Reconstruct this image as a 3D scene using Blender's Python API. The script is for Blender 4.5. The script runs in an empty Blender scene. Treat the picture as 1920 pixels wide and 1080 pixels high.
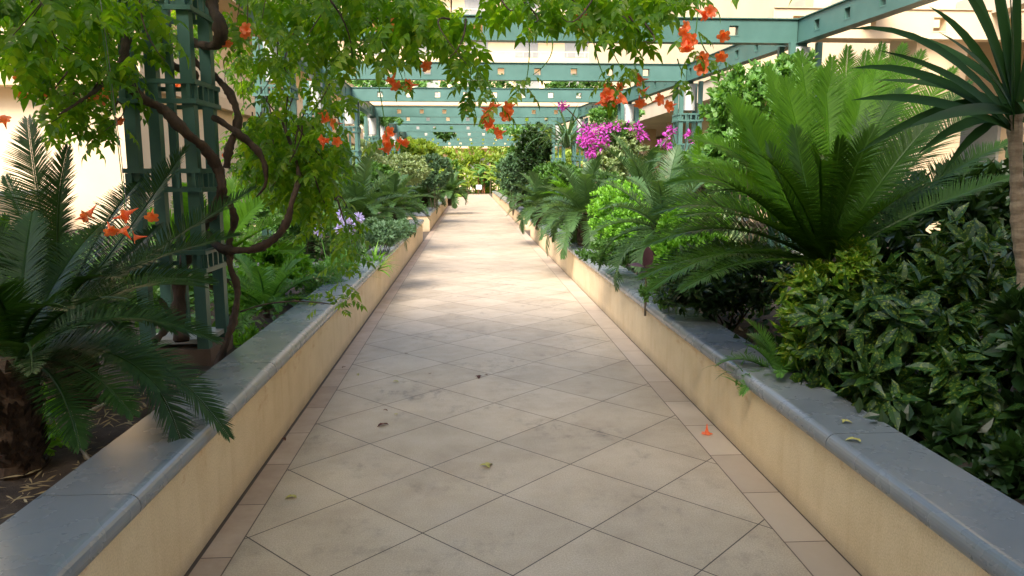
import bpy, math, random
import numpy as np
from mathutils import Vector, Matrix
rng = np.random.default_rng(7)
random.seed(7)
scene = bpy.context.scene
COL = scene.collection
R = math.radians

# ------------------------------------------------------------------ camera, sky, sun, exposure
TH = math.atan(.1514); PS = math.atan(.0558); FPX = 1400.0
CAM = np.array([0, 0, 1.55])
cd = bpy.data.cameras.new('camera'); cam = bpy.data.objects.new('camera', cd); COL.objects.link(cam)
cam.location = CAM; cam.rotation_euler = (math.pi/2-TH, 0, -PS)
cd.sensor_width = 36; cd.lens = FPX/1920*36; cd.clip_end = 1500; cd.clip_start = .05
scene.camera = cam

SUN_EL, SUN_AZ = 46, 206          # azimuth measured clockwise from +Y
world = bpy.data.worlds.new('World'); scene.world = world; world.use_nodes = True
wn = world.node_tree; sky = wn.nodes.new('ShaderNodeTexSky'); sky.sky_type = 'NISHITA'; sky.sun_disc = False
sky.sun_elevation = R(SUN_EL); sky.sun_rotation = R(SUN_AZ); sky.air_density = 1.0; sky.dust_density = 3.0; sky.ozone_density = 1.0
bg = wn.nodes['Background']; wn.links.new(sky.outputs[0], bg.inputs[0]); bg.inputs[1].default_value = .15
sl = bpy.data.lights.new('sun', 'SUN'); sl.energy = 2.2; sl.angle = R(24); sl.color = (1, .93, .82)
so = bpy.data.objects.new('sun', sl); COL.objects.link(so)
sd = Vector((math.sin(R(SUN_AZ))*math.cos(R(SUN_EL)), math.cos(R(SUN_AZ))*math.cos(R(SUN_EL)), math.sin(R(SUN_EL))))
so.rotation_euler = sd.to_track_quat('Z', 'Y').to_euler(); so.location = (-8, -6, 14)
scene.view_settings.view_transform = 'Standard'; scene.view_settings.look = 'None'
scene.view_settings.exposure = 1.78; scene.view_settings.gamma = 1
scene.render.resolution_x = 1024; scene.render.resolution_y = 576
scene.cycles.max_bounces = 8; scene.cycles.transparent_max_bounces = 8

# a photo pixel (1920 wide) at forward distance y, or on height z, as a point of the place
_F = np.array([math.sin(PS)*math.cos(TH), math.cos(PS)*math.cos(TH), -math.sin(TH)])
_R = np.array([math.cos(PS), -math.sin(PS), 0]); _U = np.cross(_R, _F)
def at(px, py, y):
    d = _F+_R*(px-960)/FPX+_U*(540-py)/FPX
    return CAM+d*y/d[1]
def atz(px, py, z):
    d = _F+_R*(px-960)/FPX+_U*(540-py)/FPX
    return CAM+d*(z-CAM[2])/d[2]

# ------------------------------------------------------------------ mesh helpers
def link(o, parent=None):
    COL.objects.link(o)
    if parent is not None: o.parent = parent
    return o
def tag(o, label=None, cat=None, group=None, kind=None):
    if label: o['label'] = label
    if cat: o['category'] = cat
    if group: o['group'] = group
    if kind: o['kind'] = kind
    return o
def empty(name, loc, label, cat, group=None):
    o = bpy.data.objects.new(name, None); o.location = loc; o.empty_display_size = .1; link(o)
    return tag(o, label, cat, group)
def mesh(name, V, F, mat, parent=None, smooth=False):
    """V in world space; if parent given, stored relative to it."""
    V = np.asarray(V, dtype=np.float64).reshape(-1, 3)
    if parent is not None: V = V-np.array(parent.matrix_basis.translation if parent.parent is None else np.array(parent.parent.location))
    me = bpy.data.meshes.new(name)
    F = np.asarray(F, dtype=np.int32)
    me.vertices.add(len(V)); me.vertices.foreach_set('co', V.astype(np.float32).ravel())
    k = F.shape[1]
    me.loops.add(F.size); me.loops.foreach_set('vertex_index', F.ravel())
    me.polygons.add(len(F)); me.polygons.foreach_set('loop_start', np.arange(0, F.size, k, dtype=np.int32))
    me.polygons.foreach_set('loop_total', np.full(len(F), k, dtype=np.int32))
    smooth = smooth or name in SMOOTH
    me.polygons.foreach_set('use_smooth', np.full(len(F), bool(smooth)))
    me.update(calc_edges=True)
    me.materials.append(mat)
    return link(bpy.data.objects.new(name, me), parent)
SMOOTH = ('woody_stems', 'stems', 'stalk', 'shoot', 'stem', 'hanging_wire', 'garden_hose', 'leaves')
class MB:
    def __init__(s): s.V = []; s.F = []; s.n = 0
    def add(s, V, F):
        V = np.asarray(V, float).reshape(-1, 3); F = np.asarray(F, int)
        if len(F) == 0: return s
        s.V.append(V); s.F.append(F+s.n); s.n += len(V); return s
    def box(s, x0, x1, y0, y1, z0, z1):
        V = [(x, y, z) for z in (z0, z1) for y in (y0, y1) for x in (x0, x1)]
        return s.add(V, [(0, 2, 3, 1), (4, 5, 7, 6), (0, 1, 5, 4), (2, 6, 7, 3), (0, 4, 6, 2), (1, 3, 7, 5)])
    def bar(s, a, b, w, h=None, up=(0, 0, 1)):
        a = np.array(a, float); b = np.array(b, float); h = h or w
        t = b-a; t /= np.linalg.norm(t); u = np.array(up, float)
        if abs(t@u) > .95: u = np.array([0, 1, 0.])
        x = np.cross(t, u); x /= np.linalg.norm(x); z = np.cross(x, t)
        V = [p+x*w/2*i+z*h/2*j for p in (a, b) for i, j in ((-1, -1), (1, -1), (1, 1), (-1, 1))]
        return s.add(V, [(0, 3, 2, 1), (4, 5, 6, 7), (0, 1, 5, 4), (1, 2, 6, 5), (2, 3, 7, 6), (3, 0, 4, 7)])
    def tube(s, P, r, n=8, rough=0):
        P = np.asarray(P, float); m = len(P); r = np.broadcast_to(np.asarray(r, float), (m,))
        T = np.gradient(P, axis=0); T /= np.linalg.norm(T, axis=1)[:, None]+1e-9
        x = np.cross(T[0], (0.13, .9, .31)); x /= np.linalg.norm(x)
        V = []
        for i in range(m):
            x = x-T[i]*(x@T[i]); x /= np.linalg.norm(x)+1e-9; z = np.cross(x, T[i])
            for k in range(n):
                a = 2*math.pi*k/n; rr = r[i]*(1+rough*rng.uniform(-1, 1)) if rough else r[i]
                V.append(P[i]+(x*math.cos(a)+z*math.sin(a))*rr)
        F = [(i*n+k, i*n+(k+1) % n, (i+1)*n+(k+1) % n, (i+1)*n+k) for i in range(m-1) for k in range(n)]
        s.add(V, F)
        for i in (0, m-1):    # caps as quads
            b = i*n
            s.add([V[b+k] for k in range(n)], [(0, k, k+1, k+2) for k in range(1, n-2, 2)] if n % 2 == 0 else [(0, 1, 2, 3)])
        return s
    def prism(s, prof, y0, y1, ny=1):
        """profile (x,z) closed, run along y"""
        n = len(prof); ys = np.linspace(y0, y1, ny+1)
        V = [(x, y, z) for y in ys for x, z in prof]
        F = [(i*n+k, (i+1)*n+k, (i+1)*n+(k+1) % n, i*n+(k+1) % n) for i in range(ny) for k in range(n)]
        s.add(V, F)
        for i, yy in ((0, y0), (1, y1)):
            W = [(x, yy, z) for x, z in prof]
            s.add(W, [(0, k, k+1, min(k+2, n-1)) for k in range(1, n-2, 2)] if n % 2 == 0 else [(0, k, k+1, k+1) for k in range(1, n-1)])
        return s
    def build(s, name, mat, parent=None, smooth=False):
        return mesh(name, np.concatenate(s.V), np.concatenate(s.F), mat, parent, smooth)
def norm(a):
    return a/(np.linalg.norm(a, axis=-1, keepdims=True)+1e-9)
def place(T, P, D, N, S):
    """instances of template T=(V,F): local y along D, z along N, scale S (n,) or (n,3)"""
    V, F = T; P = np.atleast_2d(P); n = len(P)
    D = norm(np.broadcast_to(D, (n, 3)).astype(float)); N = np.broadcast_to(N, (n, 3)).astype(float)
    X = norm(np.cross(D, N)); Z = np.cross(X, D)
    S = np.asarray(S, float); S = np.broadcast_to(S[:, None] if S.ndim == 1 else S, (n, 3)) if S.ndim else np.full((n, 3), float(S))
    W = P[:, None]+V[None, :, :1]*(X*S[:, :1])[:, None]+V[None, :, 1:2]*(D*S[:, 1:2])[:, None]+V[None, :, 2:]*(Z*S[:, 2:])[:, None]
    FF = F[None]+(np.arange(n)*len(V))[:, None, None]
    return W.reshape(-1, 3), FF.reshape(-1, 4)
def leaf_t(w, rows=((0, .12), (.3, 1), (.65, .75), (1, .03)), fold=.25, droop=.12):
    V = []; F = []
    for t, k in rows:
        z = -droop*t*t
        V += [(-w*k/2, t, z+fold*w*k/2), (0, t, z), (w*k/2, t, z+fold*w*k/2)]
    for i in range(len(rows)-1):
        a = i*3; F += [(a, a+1, a+4, a+3), (a+1, a+2, a+5, a+4)]
    return np.array(V, float), np.array(F)
LEAF = leaf_t(.55)
LEAFN = leaf_t(.3, droop=.25)
SMALL = leaf_t(.6, rows=((0, .2), (.45, 1), (1, .1)), droop=.1)
def pinnate(k=3, w=.62):
    m = MB(); V, F = leaf_t(w, rows=((0, .15), (.22, .95), (.5, .85), (.78, .38), (1, .02)), fold=.2, droop=.3)
    def put(o, a, s, tz):
        ca, sa = math.cos(a), math.sin(a)
        W = np.stack([V[:, 0]*ca+V[:, 1]*sa, -V[:, 0]*sa+V[:, 1]*ca, V[:, 2]+tz*V[:, 1]], 1)*s+np.array(o)
        m.add(W, F)
    for i in range(k):
        y = .25+.5*i/(k-1); s = (.36, .40, .36)[i]; dz = -.12*y*y
        put((0.01, y, dz), R(62), s, -.22); put((-.01, y, dz), R(-62), s, -.22)
    put((0, .84, -.1), 0, .42, -.25)
    for a, b in ((0, .45), (.45, .9)):
        m.add([(-.006, a, -.12*a*a), (.006, a, -.12*a*a), (.006, b, -.12*b*b), (-.006, b, -.12*b*b)], [(0, 1, 2, 3)])
    return np.concatenate(m.V), np.concatenate(m.F)
PINN = pinnate()
def rdir(n, zlo=-1, zhi=1):
    z = rng.uniform(zlo, zhi, n); a = rng.uniform(0, 2*math.pi, n); r = np.sqrt(1-z*z)
    return np.stack([r*np.cos(a), r*np.sin(a), z], 1)

# ------------------------------------------------------------------ materials
def newmat(name):
    m = bpy.data.materials.new(name); m.use_nodes = True; nt = m.node_tree
    return m, nt, nt.nodes['Principled BSDF']
def N(nt, t, **k):
    n = nt.nodes.new(t)
    for a, b in k.items(): setattr(n, a, b)
    return n
def noise(nt, scale, detail=4, rough=.6, co='Object', stretch=None):
    tc = N(nt, 'ShaderNodeTexCoord'); n = N(nt, 'ShaderNodeTexNoise'); n.inputs['Scale'].default_value = scale
    n.inputs['Detail'].default_value = detail; n.inputs['Roughness'].default_value = rough
    if stretch:
        mp = N(nt, 'ShaderNodeMapping'); mp.inputs['Scale'].default_value = stretch
        nt.links.new(tc.outputs[co], mp.inputs[0]); nt.links.new(mp.outputs[0], n.inputs[0])
    else: nt.links.new(tc.outputs[co], n.inputs[0])
    return n.outputs['Fac']
def ramp(nt, fac, stops):
    r = N(nt, 'ShaderNodeValToRGB'); e = r.color_ramp.elements
    e[0].position, e[0].color = stops[0][0], (*stops[0][1], 1); e[1].position, e[1].color = stops[-1][0], (*stops[-1][1], 1)
    for p, c in stops[1:-1]:
        q = e.new(p); q.color = (*c, 1)
    nt.links.new(fac, r.inputs[0]); return r.outputs[0]
def mix(nt, fac, a, b, mode='MIX'):
    m = N(nt, 'ShaderNodeMix', data_type='RGBA', blend_type=mode)
    for s, v in ((m.inputs[0], fac), (m.inputs[6], a), (m.inputs[7], b)):
        if isinstance(v, (int, float)): s.default_value = v
        elif isinstance(v, tuple): s.default_value = (*v, 1)
        else: nt.links.new(v, s)
    return m.outputs[2]
def math_(nt, op, a, b=None):
    m = N(nt, 'ShaderNodeMath', operation=op)
    for i, v in enumerate((a, b)):
        if v is None: continue
        if isinstance(v, (int, float)): m.inputs[i].default_value = v
        else: nt.links.new(v, m.inputs[i])
    return m.outputs[0]
def bump(nt, h, p, strength=.3, dist=.01):
    b = N(nt, 'ShaderNodeBump'); b.inputs['Strength'].default_value = strength; b.inputs['Distance'].default_value = dist
    nt.links.new(h, b.inputs['Height']); nt.links.new(b.outputs[0], p.inputs['Normal'])
def leafmat(name, c1, c2, c3=None, rough=.45, tr=.35, spec=.4, spots=None):
    m, nt, p = newmat(name)
    g = N(nt, 'ShaderNodeNewGeometry')
    r = ramp(nt, g.outputs['Random Per Island'], [(0, c1), (.6, c2), (1, c3 or c2)])
    c = mix(nt, .55, r, ramp(nt, noise(nt, 1.7, 3), [(.35, c1), (.65, c2)]))
    if spots:
        c = mix(nt, ramp(nt, noise(nt, spots[1], 2, .5), [(.56, (0, 0, 0)), (.62, (1, 1, 1))]), c, spots[0])
    nt.links.new(c, p.inputs['Base Color']); p.inputs['Roughness'].default_value = rough
    p.inputs['Specular IOR Level'].default_value = spec
    t = N(nt, 'ShaderNodeBsdfTranslucent'); ms = N(nt, 'ShaderNodeMixShader'); ms.inputs[0].default_value = tr
    tc = mix(nt, 1.0, c, (1.9, 1.75, .7), 'MULTIPLY'); nt.links.new(tc, t.inputs[0])
    nt.links.new(p.outputs[0], ms.inputs[1]); nt.links.new(t.outputs[0], ms.inputs[2])
    nt.links.new(ms.outputs[0], nt.nodes['Material Output'].inputs[0])
    return m
def plain(name, c1, c2=None, scale=6, rough=.6, b=0, bs=40, detail=5, spec=.5, metal=0, stretch=None):
    m, nt, p = newmat(name)
    c2 = c2 or tuple(v*.75 for v in c1)
    nt.links.new(ramp(nt, noise(nt, scale, detail, stretch=stretch), [(.3, c2), (.7, c1)]), p.inputs['Base Color'])
    p.inputs['Roughness'].default_value = rough; p.inputs['Specular IOR Level'].default_value = spec; p.inputs['Metallic'].default_value = metal
    if b: bump(nt, noise(nt, bs, 6, .7), p, b, .006)
    return m
M = {}
M['vine'] = leafmat('vine_leaf', (.05, .14, .008), (.13, .27, .012), (.33, .42, .022), tr=.58, rough=.4)
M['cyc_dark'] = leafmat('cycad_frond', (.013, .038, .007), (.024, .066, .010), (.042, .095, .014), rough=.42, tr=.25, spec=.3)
M['cyc_fresh'] = leafmat('mature_cycad_frond', (.020, .058, .006), (.038, .10, .008), (.06, .145, .011), rough=.42, tr=.3, spec=.3)
M['cyc_new'] = leafmat('young_cycad_frond', (.055, .15, .006), (.09, .22, .008), (.13, .29, .010), rough=.5, tr=.42, spec=.2)
M['cyc_mid'] = leafmat('grey_green_cycad_frond', (.04, .09, .030), (.075, .15, .045), (.11, .2, .06), rough=.45, tr=.3, spec=.35)
M['aucuba'] = leafmat('spotted_leaf', (.014, .045, .010), (.028, .085, .014), (.045, .10, .018), rough=.42, tr=.18, spec=.35, spots=((.14, .20, .025), 75))
M['aucuba_young'] = leafmat('young_spotted_leaf', (.05, .13, .010), (.09, .2, .014), (.2, .32, .02), rough=.38, tr=.3, spec=.4, spots=((.30, .34, .04), 60))
M['bright'] = leafmat('bright_shrub_leaf', (.09, .24, .02), (.18, .40, .03), (.26, .5, .05), tr=.35)
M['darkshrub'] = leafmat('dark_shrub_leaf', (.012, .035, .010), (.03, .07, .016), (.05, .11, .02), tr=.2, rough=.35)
M['mid'] = leafmat('mid_green_leaf', (.04, .10, .02), (.08, .19, .03), (.13, .27, .05), tr=.3)
M['grey'] = leafmat('variegated_leaf', (.14, .22, .08), (.28, .36, .16), (.5, .55, .34), tr=.3)
M['creeper'] = leafmat('creeper_leaf', (.06, .16, .03), (.13, .29, .05), (.28, .42, .16), tr=.35)
M['fern'] = leafmat('fern_leaf', (.06, .17, .03), (.12, .28, .05), (.2, .4, .07), tr=.35)
M['conifer'] = leafmat('spreading_shrub_leaf', (.06, .13, .06), (.11, .2, .09), (.16, .27, .12), tr=.2)
M['yucca'] = leafmat('yucca_leaf', (.010, .036, .010), (.018, .055, .013), (.03, .08, .018), rough=.6, tr=.12, spec=.12)
M['banana'] = leafmat('far_foliage_leaf', (.12, .22, .03), (.26, .36, .05), (.45, .46, .10), tr=.45)
M['dry'] = leafmat('dry_leaf', (.22, .16, .08), (.34, .26, .14), (.42, .36, .22), tr=.2, rough=.7)
M['purple'] = leafmat('purple_leaf', (.05, .022, .03), (.085, .04, .05), tr=.15, rough=.35)
M['orange'] = leafmat('trumpet_flower', (.80, .15, .06), (.85, .22, .09), (.9, .30, .12), tr=.3, rough=.5)
M['magenta'] = leafmat('bougainvillea_bract', (.38, .03, .36), (.48, .07, .46), (.6, .15, .56), tr=.3)
M['lilac'] = leafmat('lilac_flower', (.38, .34, .75), (.52, .48, .88), (.7, .68, .95), tr=.35)
M['grass'] = leafmat('lawn_grass', (.12, .22, .02), (.22, .36, .03), (.3, .45, .05), tr=.2)
M['brownleaf'] = plain('withered_petal', (.15, .035, .015), (.05, .015, .01), 60, .8)
M['yelleaf'] = plain('yellowed_leaf', (.45, .42, .12), (.35, .3, .08), 60, .7)
M['bark'] = plain('vine_bark', (.095, .055, .035), (.035, .02, .014), 30, .85, .8, 90, stretch=(1, 1, .25))
M['cyctrunk'] = plain('cycad_trunk', (.10, .06, .035), (.03, .018, .012), 22, .95, 1, 60)
M['stem'] = plain('shrub_stem', (.10, .075, .04), (.05, .035, .02), 20, .9, .5)
M['redstem'] = plain('red_stem', (.32, .10, .04), (.18, .06, .03), 14, .6)
M['yutrunk'] = plain('yucca_trunk', (.34, .27, .19), (.17, .12, .08), 16, .85, .9, 50, stretch=(1, 1, 4))
M['soil'] = plain('garden_soil', (.075, .05, .033), (.022, .014, .010), 9, .95, 1, 55, detail=9)
M['hose'] = plain('garden_hose', (.32, .27, .2), (.22, .18, .13), 20, .6)
M['teal'] = plain('teal_painted_steel', (.075, .165, .14), (.05, .12, .10), 2.2, .42, .12, 30)
M['drum'] = plain('pale_concrete', (.62, .62, .58), (.45, .45, .42), 4, .8, .3)
M['plinth'] = plain('brown_concrete', (.19, .13, .10), (.11, .075, .055), 5, .85, .4)
M['plate'] = plain('grey_stone', (.42, .43, .42), (.28, .29, .28), 6, .6)
M['sign'] = plain('white_sign', (.8, .8, .76), (.7, .7, .66), 8, .5)
M['wire'] = plain('wire', (.25, .25, .24), None, 8, .5)
M['facade'] = plain('cream_render', (.64, .48, .30), (.56, .41, .25), .6, .9, .15, 12)
M['facade2'] = plain('pale_render', (.70, .55, .36), (.63, .48, .30), .5, .9, .15, 12)
M['slab'] = plain('slab_render', (.62, .52, .38), (.5, .42, .3), .8, .9)
M['glass'] = plain('window_glass', (.30, .30, .28), (.2, .2, .19), 1, .15)
M['ground'] = plain('outer_ground', (.30, .24, .17), (.2, .16, .11), 1.2, .95, .4)

# planter render: sandy yellow, fine grain, water marks running down and rust below the lip
def wall_mat():
    m, nt, p = newmat('sand_yellow_render')
    base = ramp(nt, noise(nt, 3.5, 8, .65), [(.3, (.68, .52, .31)), (.7, (.78, .62, .40))])
    st = ramp(nt, noise(nt, 7, 5, .6, stretch=(1, 1, .10)), [(.5, (1, 1, 1)), (.75, (.82, .74, .62))])
    c = mix(nt, .5, base, st, 'MULTIPLY'); c = mix(nt, .7, c, ramp(nt, noise(nt, 140, 4, .75), [(.35, (.74, .71, .66)), (.6, (1.08, 1.08, 1.08))]), 'MULTIPLY')
    tc = N(nt, 'ShaderNodeTexCoord'); sx = N(nt, 'ShaderNodeSeparateXYZ'); nt.links.new(tc.outputs['Object'], sx.inputs[0])
    z = sx.outputs['Z']
    low = math_(nt, 'MULTIPLY', math_(nt, 'SUBTRACT', 1.0, math_(nt, 'MINIMUM', math_(nt, 'MULTIPLY', z, 12.), 1.0)), noise(nt, 5, 4))
    c = mix(nt, low, c, (.28, .2, .13))
    nt.links.new(c, p.inputs['Base Color'])
    rust = ramp(nt, noise(nt, 4, 8, .75, stretch=(1, 1, 1.8)), [(.54, (0, 0, 0)), (.66, (1, 1, 1))])
    hi = math_(nt, 'MAXIMUM', math_(nt, 'MULTIPLY', math_(nt, 'SUBTRACT', z, .26), 5.), 0)
    c2 = mix(nt, math_(nt, 'MULTIPLY', math_(nt, 'MINIMUM', hi, 1.0), math_(nt, 'MULTIPLY', rust, 1.0)), c, (.42, .17, .04))
    nt.links.new(c2, p.inputs['Base Color'])
    p.inputs['Roughness'].default_value = .85
    bump(nt, noise(nt, 120, 6, .7), p, .35, .004)
    return m
M['wall'] = wall_mat()
def cap_mat():
    m, nt, p = newmat('grey_blue_painted_coping')
    c = ramp(nt, noise(nt, 1.6, 5, .5), [(.3, (.165, .185, .205)), (.55, (.18, .20, .22)), (.75, (.195, .215, .232))])
    
    nt.links.new(c, p.inputs['Base Color'])
    nt.links.new(ramp(nt, noise(nt, 5, 4), [(.3, (.24,)*3), (.7, (.31,)*3)]), p.inputs['Roughness'])
    p.inputs['Specular IOR Level'].default_value = .8
    bump(nt, noise(nt, 30, 1, .4), p, .05, .003)
    return m
M['cap'] = cap_mat()
def path_mat():
    m, nt, p = newmat('stone_paving')
    tc = N(nt, 'ShaderNodeTexCoord'); sx = N(nt, 'ShaderNodeSeparateXYZ'); nt.links.new(tc.outputs['Object'], sx.inputs[0])
    u = math_(nt, 'DIVIDE', math_(nt, 'SUBTRACT', sx.outputs['X'], .155), .75)
    v = math_(nt, 'DIVIDE', math_(nt, 'SUBTRACT', sx.outputs['Y'], 3.462), .747)
    a = math_(nt, 'ADD', u, v); b = math_(nt, 'SUBTRACT', u, v)
    def line(q, w):   # 1 on the joint
        fr = math_(nt, 'FRACT', q); d = math_(nt, 'MINIMUM', fr, math_(nt, 'SUBTRACT', 1.0, fr))
        return d, math_(nt, 'LESS_THAN', d, w)
    da, la = line(a, .0055); db, lb = line(b, .0055)
    cell = N(nt, 'ShaderNodeCombineXYZ'); nt.links.new(math_(nt, 'FLOOR', a), cell.inputs[0]); nt.links.new(math_(nt, 'FLOOR', b), cell.inputs[1])
    wnz = N(nt, 'ShaderNodeTexWhiteNoise', noise_dimensions='3D'); nt.links.new(cell.outputs[0], wnz.inputs[0])
    joint = math_(nt, 'MAXIMUM', la, lb)
    stone = ramp(nt, noise(nt, 2.2, 9, .68), [(.25, (.375, .295, .21)), (.5, (.475, .385, .285)), (.75, (.545, .455, .35))])
    stone = mix(nt, .9, stone, ramp(nt, wnz.outputs['Value'], [(0, (.86, .85, .83)), (1, (1.05, 1.04, 1.03))]), 'MULTIPLY')
    st1 = ramp(nt, noise(nt, 1.3, 7, .72), [(.50, (0, 0, 0)), (.66, (1, 1, 1))]); st2 = ramp(nt, noise(nt, 11, 6, .7, stretch=(1, .7, 1)), [(.48, (0, 0, 0)), (.66, (.85,)*3)])
    stone = mix(nt, mix(nt, 1., st1, st2, 'MULTIPLY'), stone, (.15, .125, .10))
    stone = mix(nt, .5, stone, ramp(nt, noise(nt, 150, 3, .7), [(.35, (.55, .55, .55)), (.65, (1.25, 1.25, 1.25))]), 'MULTIPLY')
    # border course: a pinker stone laid square along both edges
    x = sx.outputs['X']
    left = math_(nt, 'LESS_THAN', x, -.985); right = math_(nt, 'GREATER_THAN', x, 1.327)
    bord = math_(nt, 'MAXIMUM', left, right)
    q = math_(nt, 'DIVIDE', math_(nt, 'SUBTRACT', sx.outputs['Y'], 2.92), .50)
    dq, lq = line(q, .006)
    cb = ramp(nt, noise(nt, 4, 9, .7), [(.25, (.36, .255, .18)), (.75, (.53, .415, .315))])
    wb = N(nt, 'ShaderNodeTexWhiteNoise', noise_dimensions='1D'); nt.links.new(math_(nt, 'FLOOR', q), wb.inputs['W'])
    cb = mix(nt, math_(nt, 'MULTIPLY', right, .8), cb, (.47, .39, .305)); cb = mix(nt, .9, cb, ramp(nt, wb.outputs['Value'], [(0, (.85, .82, .80)), (1, (1.05, 1.05, 1.05))]), 'MULTIPLY')
    eL = math_(nt, 'LESS_THAN', math_(nt, 'ABSOLUTE', math_(nt, 'ADD', x, .985)), .003)
    eR = math_(nt, 'LESS_THAN', math_(nt, 'ABSOLUTE', math_(nt, 'SUBTRACT', x, 1.327)), .003)
    wl = math_(nt, 'LESS_THAN', x, -1.112); wr = math_(nt, 'GREATER_THAN', x, 1.512)
    jb = math_(nt, 'MAXIMUM', math_(nt, 'MAXIMUM', lq, math_(nt, 'MAXIMUM', eL, eR)), math_(nt, 'MAXIMUM', wl, wr))
    col = mix(nt, bord, mix(nt, joint, stone, (.045, .03, .02)), mix(nt, lq, cb, (.10, .06, .045)))
    col = mix(nt, math_(nt, 'MAXIMUM', eL, eR), col, (.10, .07, .05)); col = mix(nt, math_(nt, 'MAXIMUM', wl, wr), col, (.07, .05, .04))
    nt.links.new(col, p.inputs['Base Color'])
    nt.links.new(ramp(nt, noise(nt, 6, 5), [(.3, (.42,)*3), (.7, (.62,)*3)]), p.inputs['Roughness'])
    hj = math_(nt, 'SUBTRACT', 1.0, math_(nt, 'MAXIMUM', joint, jb))
    h = math_(nt, 'ADD', math_(nt, 'MULTIPLY', noise(nt, 70, 6, .7), .3), hj)
    bump(nt, h, p, .35, .004)
    return m
M['path'] = path_mat()

# ------------------------------------------------------------------ ground, path, beds
XL, XR = -1.13, 1.52
def sheet(name, x0, x1, y0, y1, z, mat, nx=1, ny=1, amp=0):
    xs = np.linspace(x0, x1, nx+1); ys = np.linspace(y0, y1, ny+1); X, Y = np.meshgrid(xs, ys)
    Z = np.full(X.shape, z)+amp*rng.normal(0, 1, X.shape)
    V = np.stack([X, Y, Z], -1).reshape(-1, 3)
    i = (np.arange(ny)[:, None]*(nx+1)+np.arange(nx)[None]).ravel()
    return mesh(name, V, np.stack([i, i+1, i+nx+2, i+nx+1], 1), mat, smooth=amp > 0)
tag(sheet('ground', -300, 300, -60, 500, -.03, M['ground']), kind='structure')
tag(sheet('path', -1.14, 1.53, -5, 61, 0, M['path']), kind='structure')
tag(sheet('cross_path', -12, -1.14, 17.9, 20.8, -.004, M['path']), kind='structure')
tag(sheet('cross_path', 1.53, 8, 18.9, 21.2, -.004, M['path']), kind='structure')
tag(sheet('forecourt', -7, -1.14, 52.5, 61, -.004, M['path']), kind='structure')
tag(sheet('forecourt', 1.53, 9, 52.5, 61, -.004, M['path']), kind='structure')
def soil(name, x0, x1, y0, y1): tag(sheet(name, x0, x1, y0, y1, .36, M['soil'], int((x1-x0)*8), int((y1-y0)*8) if y1-y0 < 30 else 60, .014), kind='structure')
soil('planting_bed', -9, -1.2, -3, 17.9); soil('planting_bed', 1.6, 7.4, -3, 18.8)
soil('planting_bed', -9, -1.2, 21, 51); soil('planting_bed', 1.6, 7.4, 21.3, 51)

# ------------------------------------------------------------------ planter walls
def cap_prof(xw, side, ztop, wid=.30, over=.035, th=.085):
    """bullnosed coping; xw wall face, side=-1 wall lies towards -x"""
    s = side; x0 = xw-s*over; r = th/2; P = []
    for k in range(13):
        a = math.pi/2+math.pi*k/12
        P.append((x0-s*(-r)+s*r*math.cos(a)*1.0, ztop-r+r*math.sin(a)))
    P.append((xw+s*wid, ztop-th)); P.append((xw+s*wid, ztop-.012)); P.append((xw+s*(wid-.012), ztop))
    return P
def planter(name, label, side, y0, y1, ztop, joints, ret=None, xw=None):
    xw = xw if xw is not None else (XL if side < 0 else XR); s = side
    root = empty('planter_wall', (xw, y0, 0), label, 'planter wall', 'planter walls lining the path')
    b = MB(); n = max(1, int((y1-y0)/.5))
    b.box(min(xw, xw+s*.24), max(xw, xw+s*.24), y0, y1, -.02, ztop-.083)
    if ret: b.box(min(xw+s*.24, xw+s*ret), max(xw+s*.24, xw+s*ret), y0, y0+.24, -.02, ztop-.083)
    b.build('wall', M['wall'], root)
    js = [y0-.03]+[j for j in joints if y0 < j < y1]+[y1+.03]
    for a, c in zip(js[:-1], js[1:]):
        m = MB(); m.prism(cap_prof(xw, s, ztop), a+.0025, c-.0025)
        m.build('coping_stone', M['cap'], root)
    if ret:
        m = MB(); m.box(min(xw+s*.303, xw+s*ret), max(xw+s*.303, xw+s*ret), y0-.03, y0+.27, ztop-.083, ztop)
        m.build('coping_stone', M['cap'], root)
    return root
planter('l', 'long left planter wall in the foreground with grey-blue coping', -1, -1.5, 17.85, .51, list(2.40+1.75*np.arange(-2, 10)))
planter('r', 'long right planter wall in the foreground with grey-blue coping', 1, -1.5, 18.85, .475, list(2.93+1.72*np.arange(-2, 10)))
planter('l2', 'far left planter wall turning a corner beyond the cross path', -1, 20.8, 50, .51, list(22.5+1.75*np.arange(0, 20)), ret=3.2, xw=-1.125)
planter('r2', 'far right planter wall beyond the cross path', 1, 21.25, 51, .475, list(23+1.75*np.arange(0, 20)), ret=2.5)
# end returns of the front walls along the cross path
def wall_x(label, x0, x1, y, z0, ztop, cat='planter wall', dep=.24):
    root = empty('planter_wall', ((x0+x1)/2, y, 0), label, cat, 'planter walls lining the path')
    MB().box(x0, x1, y, y+dep, z0, ztop-.07).build('wall', M['wall'], root)
    MB().box(x0-.02, x1+.02, y-.03, y+dep+.03, ztop-.07, ztop).build('coping_stone', M['cap'], root)
wall_x('left planter return wall facing the cross path behind the ferny shrub', -7, XL-.31, 17.6, 0, .50)
wall_x('right planter return wall facing the cross path', XR+.31, 7, 18.6, 0, .465)
wall_x('short low wall crossing the left bed behind the asparagus fern', -2.9, XL-.31, 8.7, .30, .52)

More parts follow.
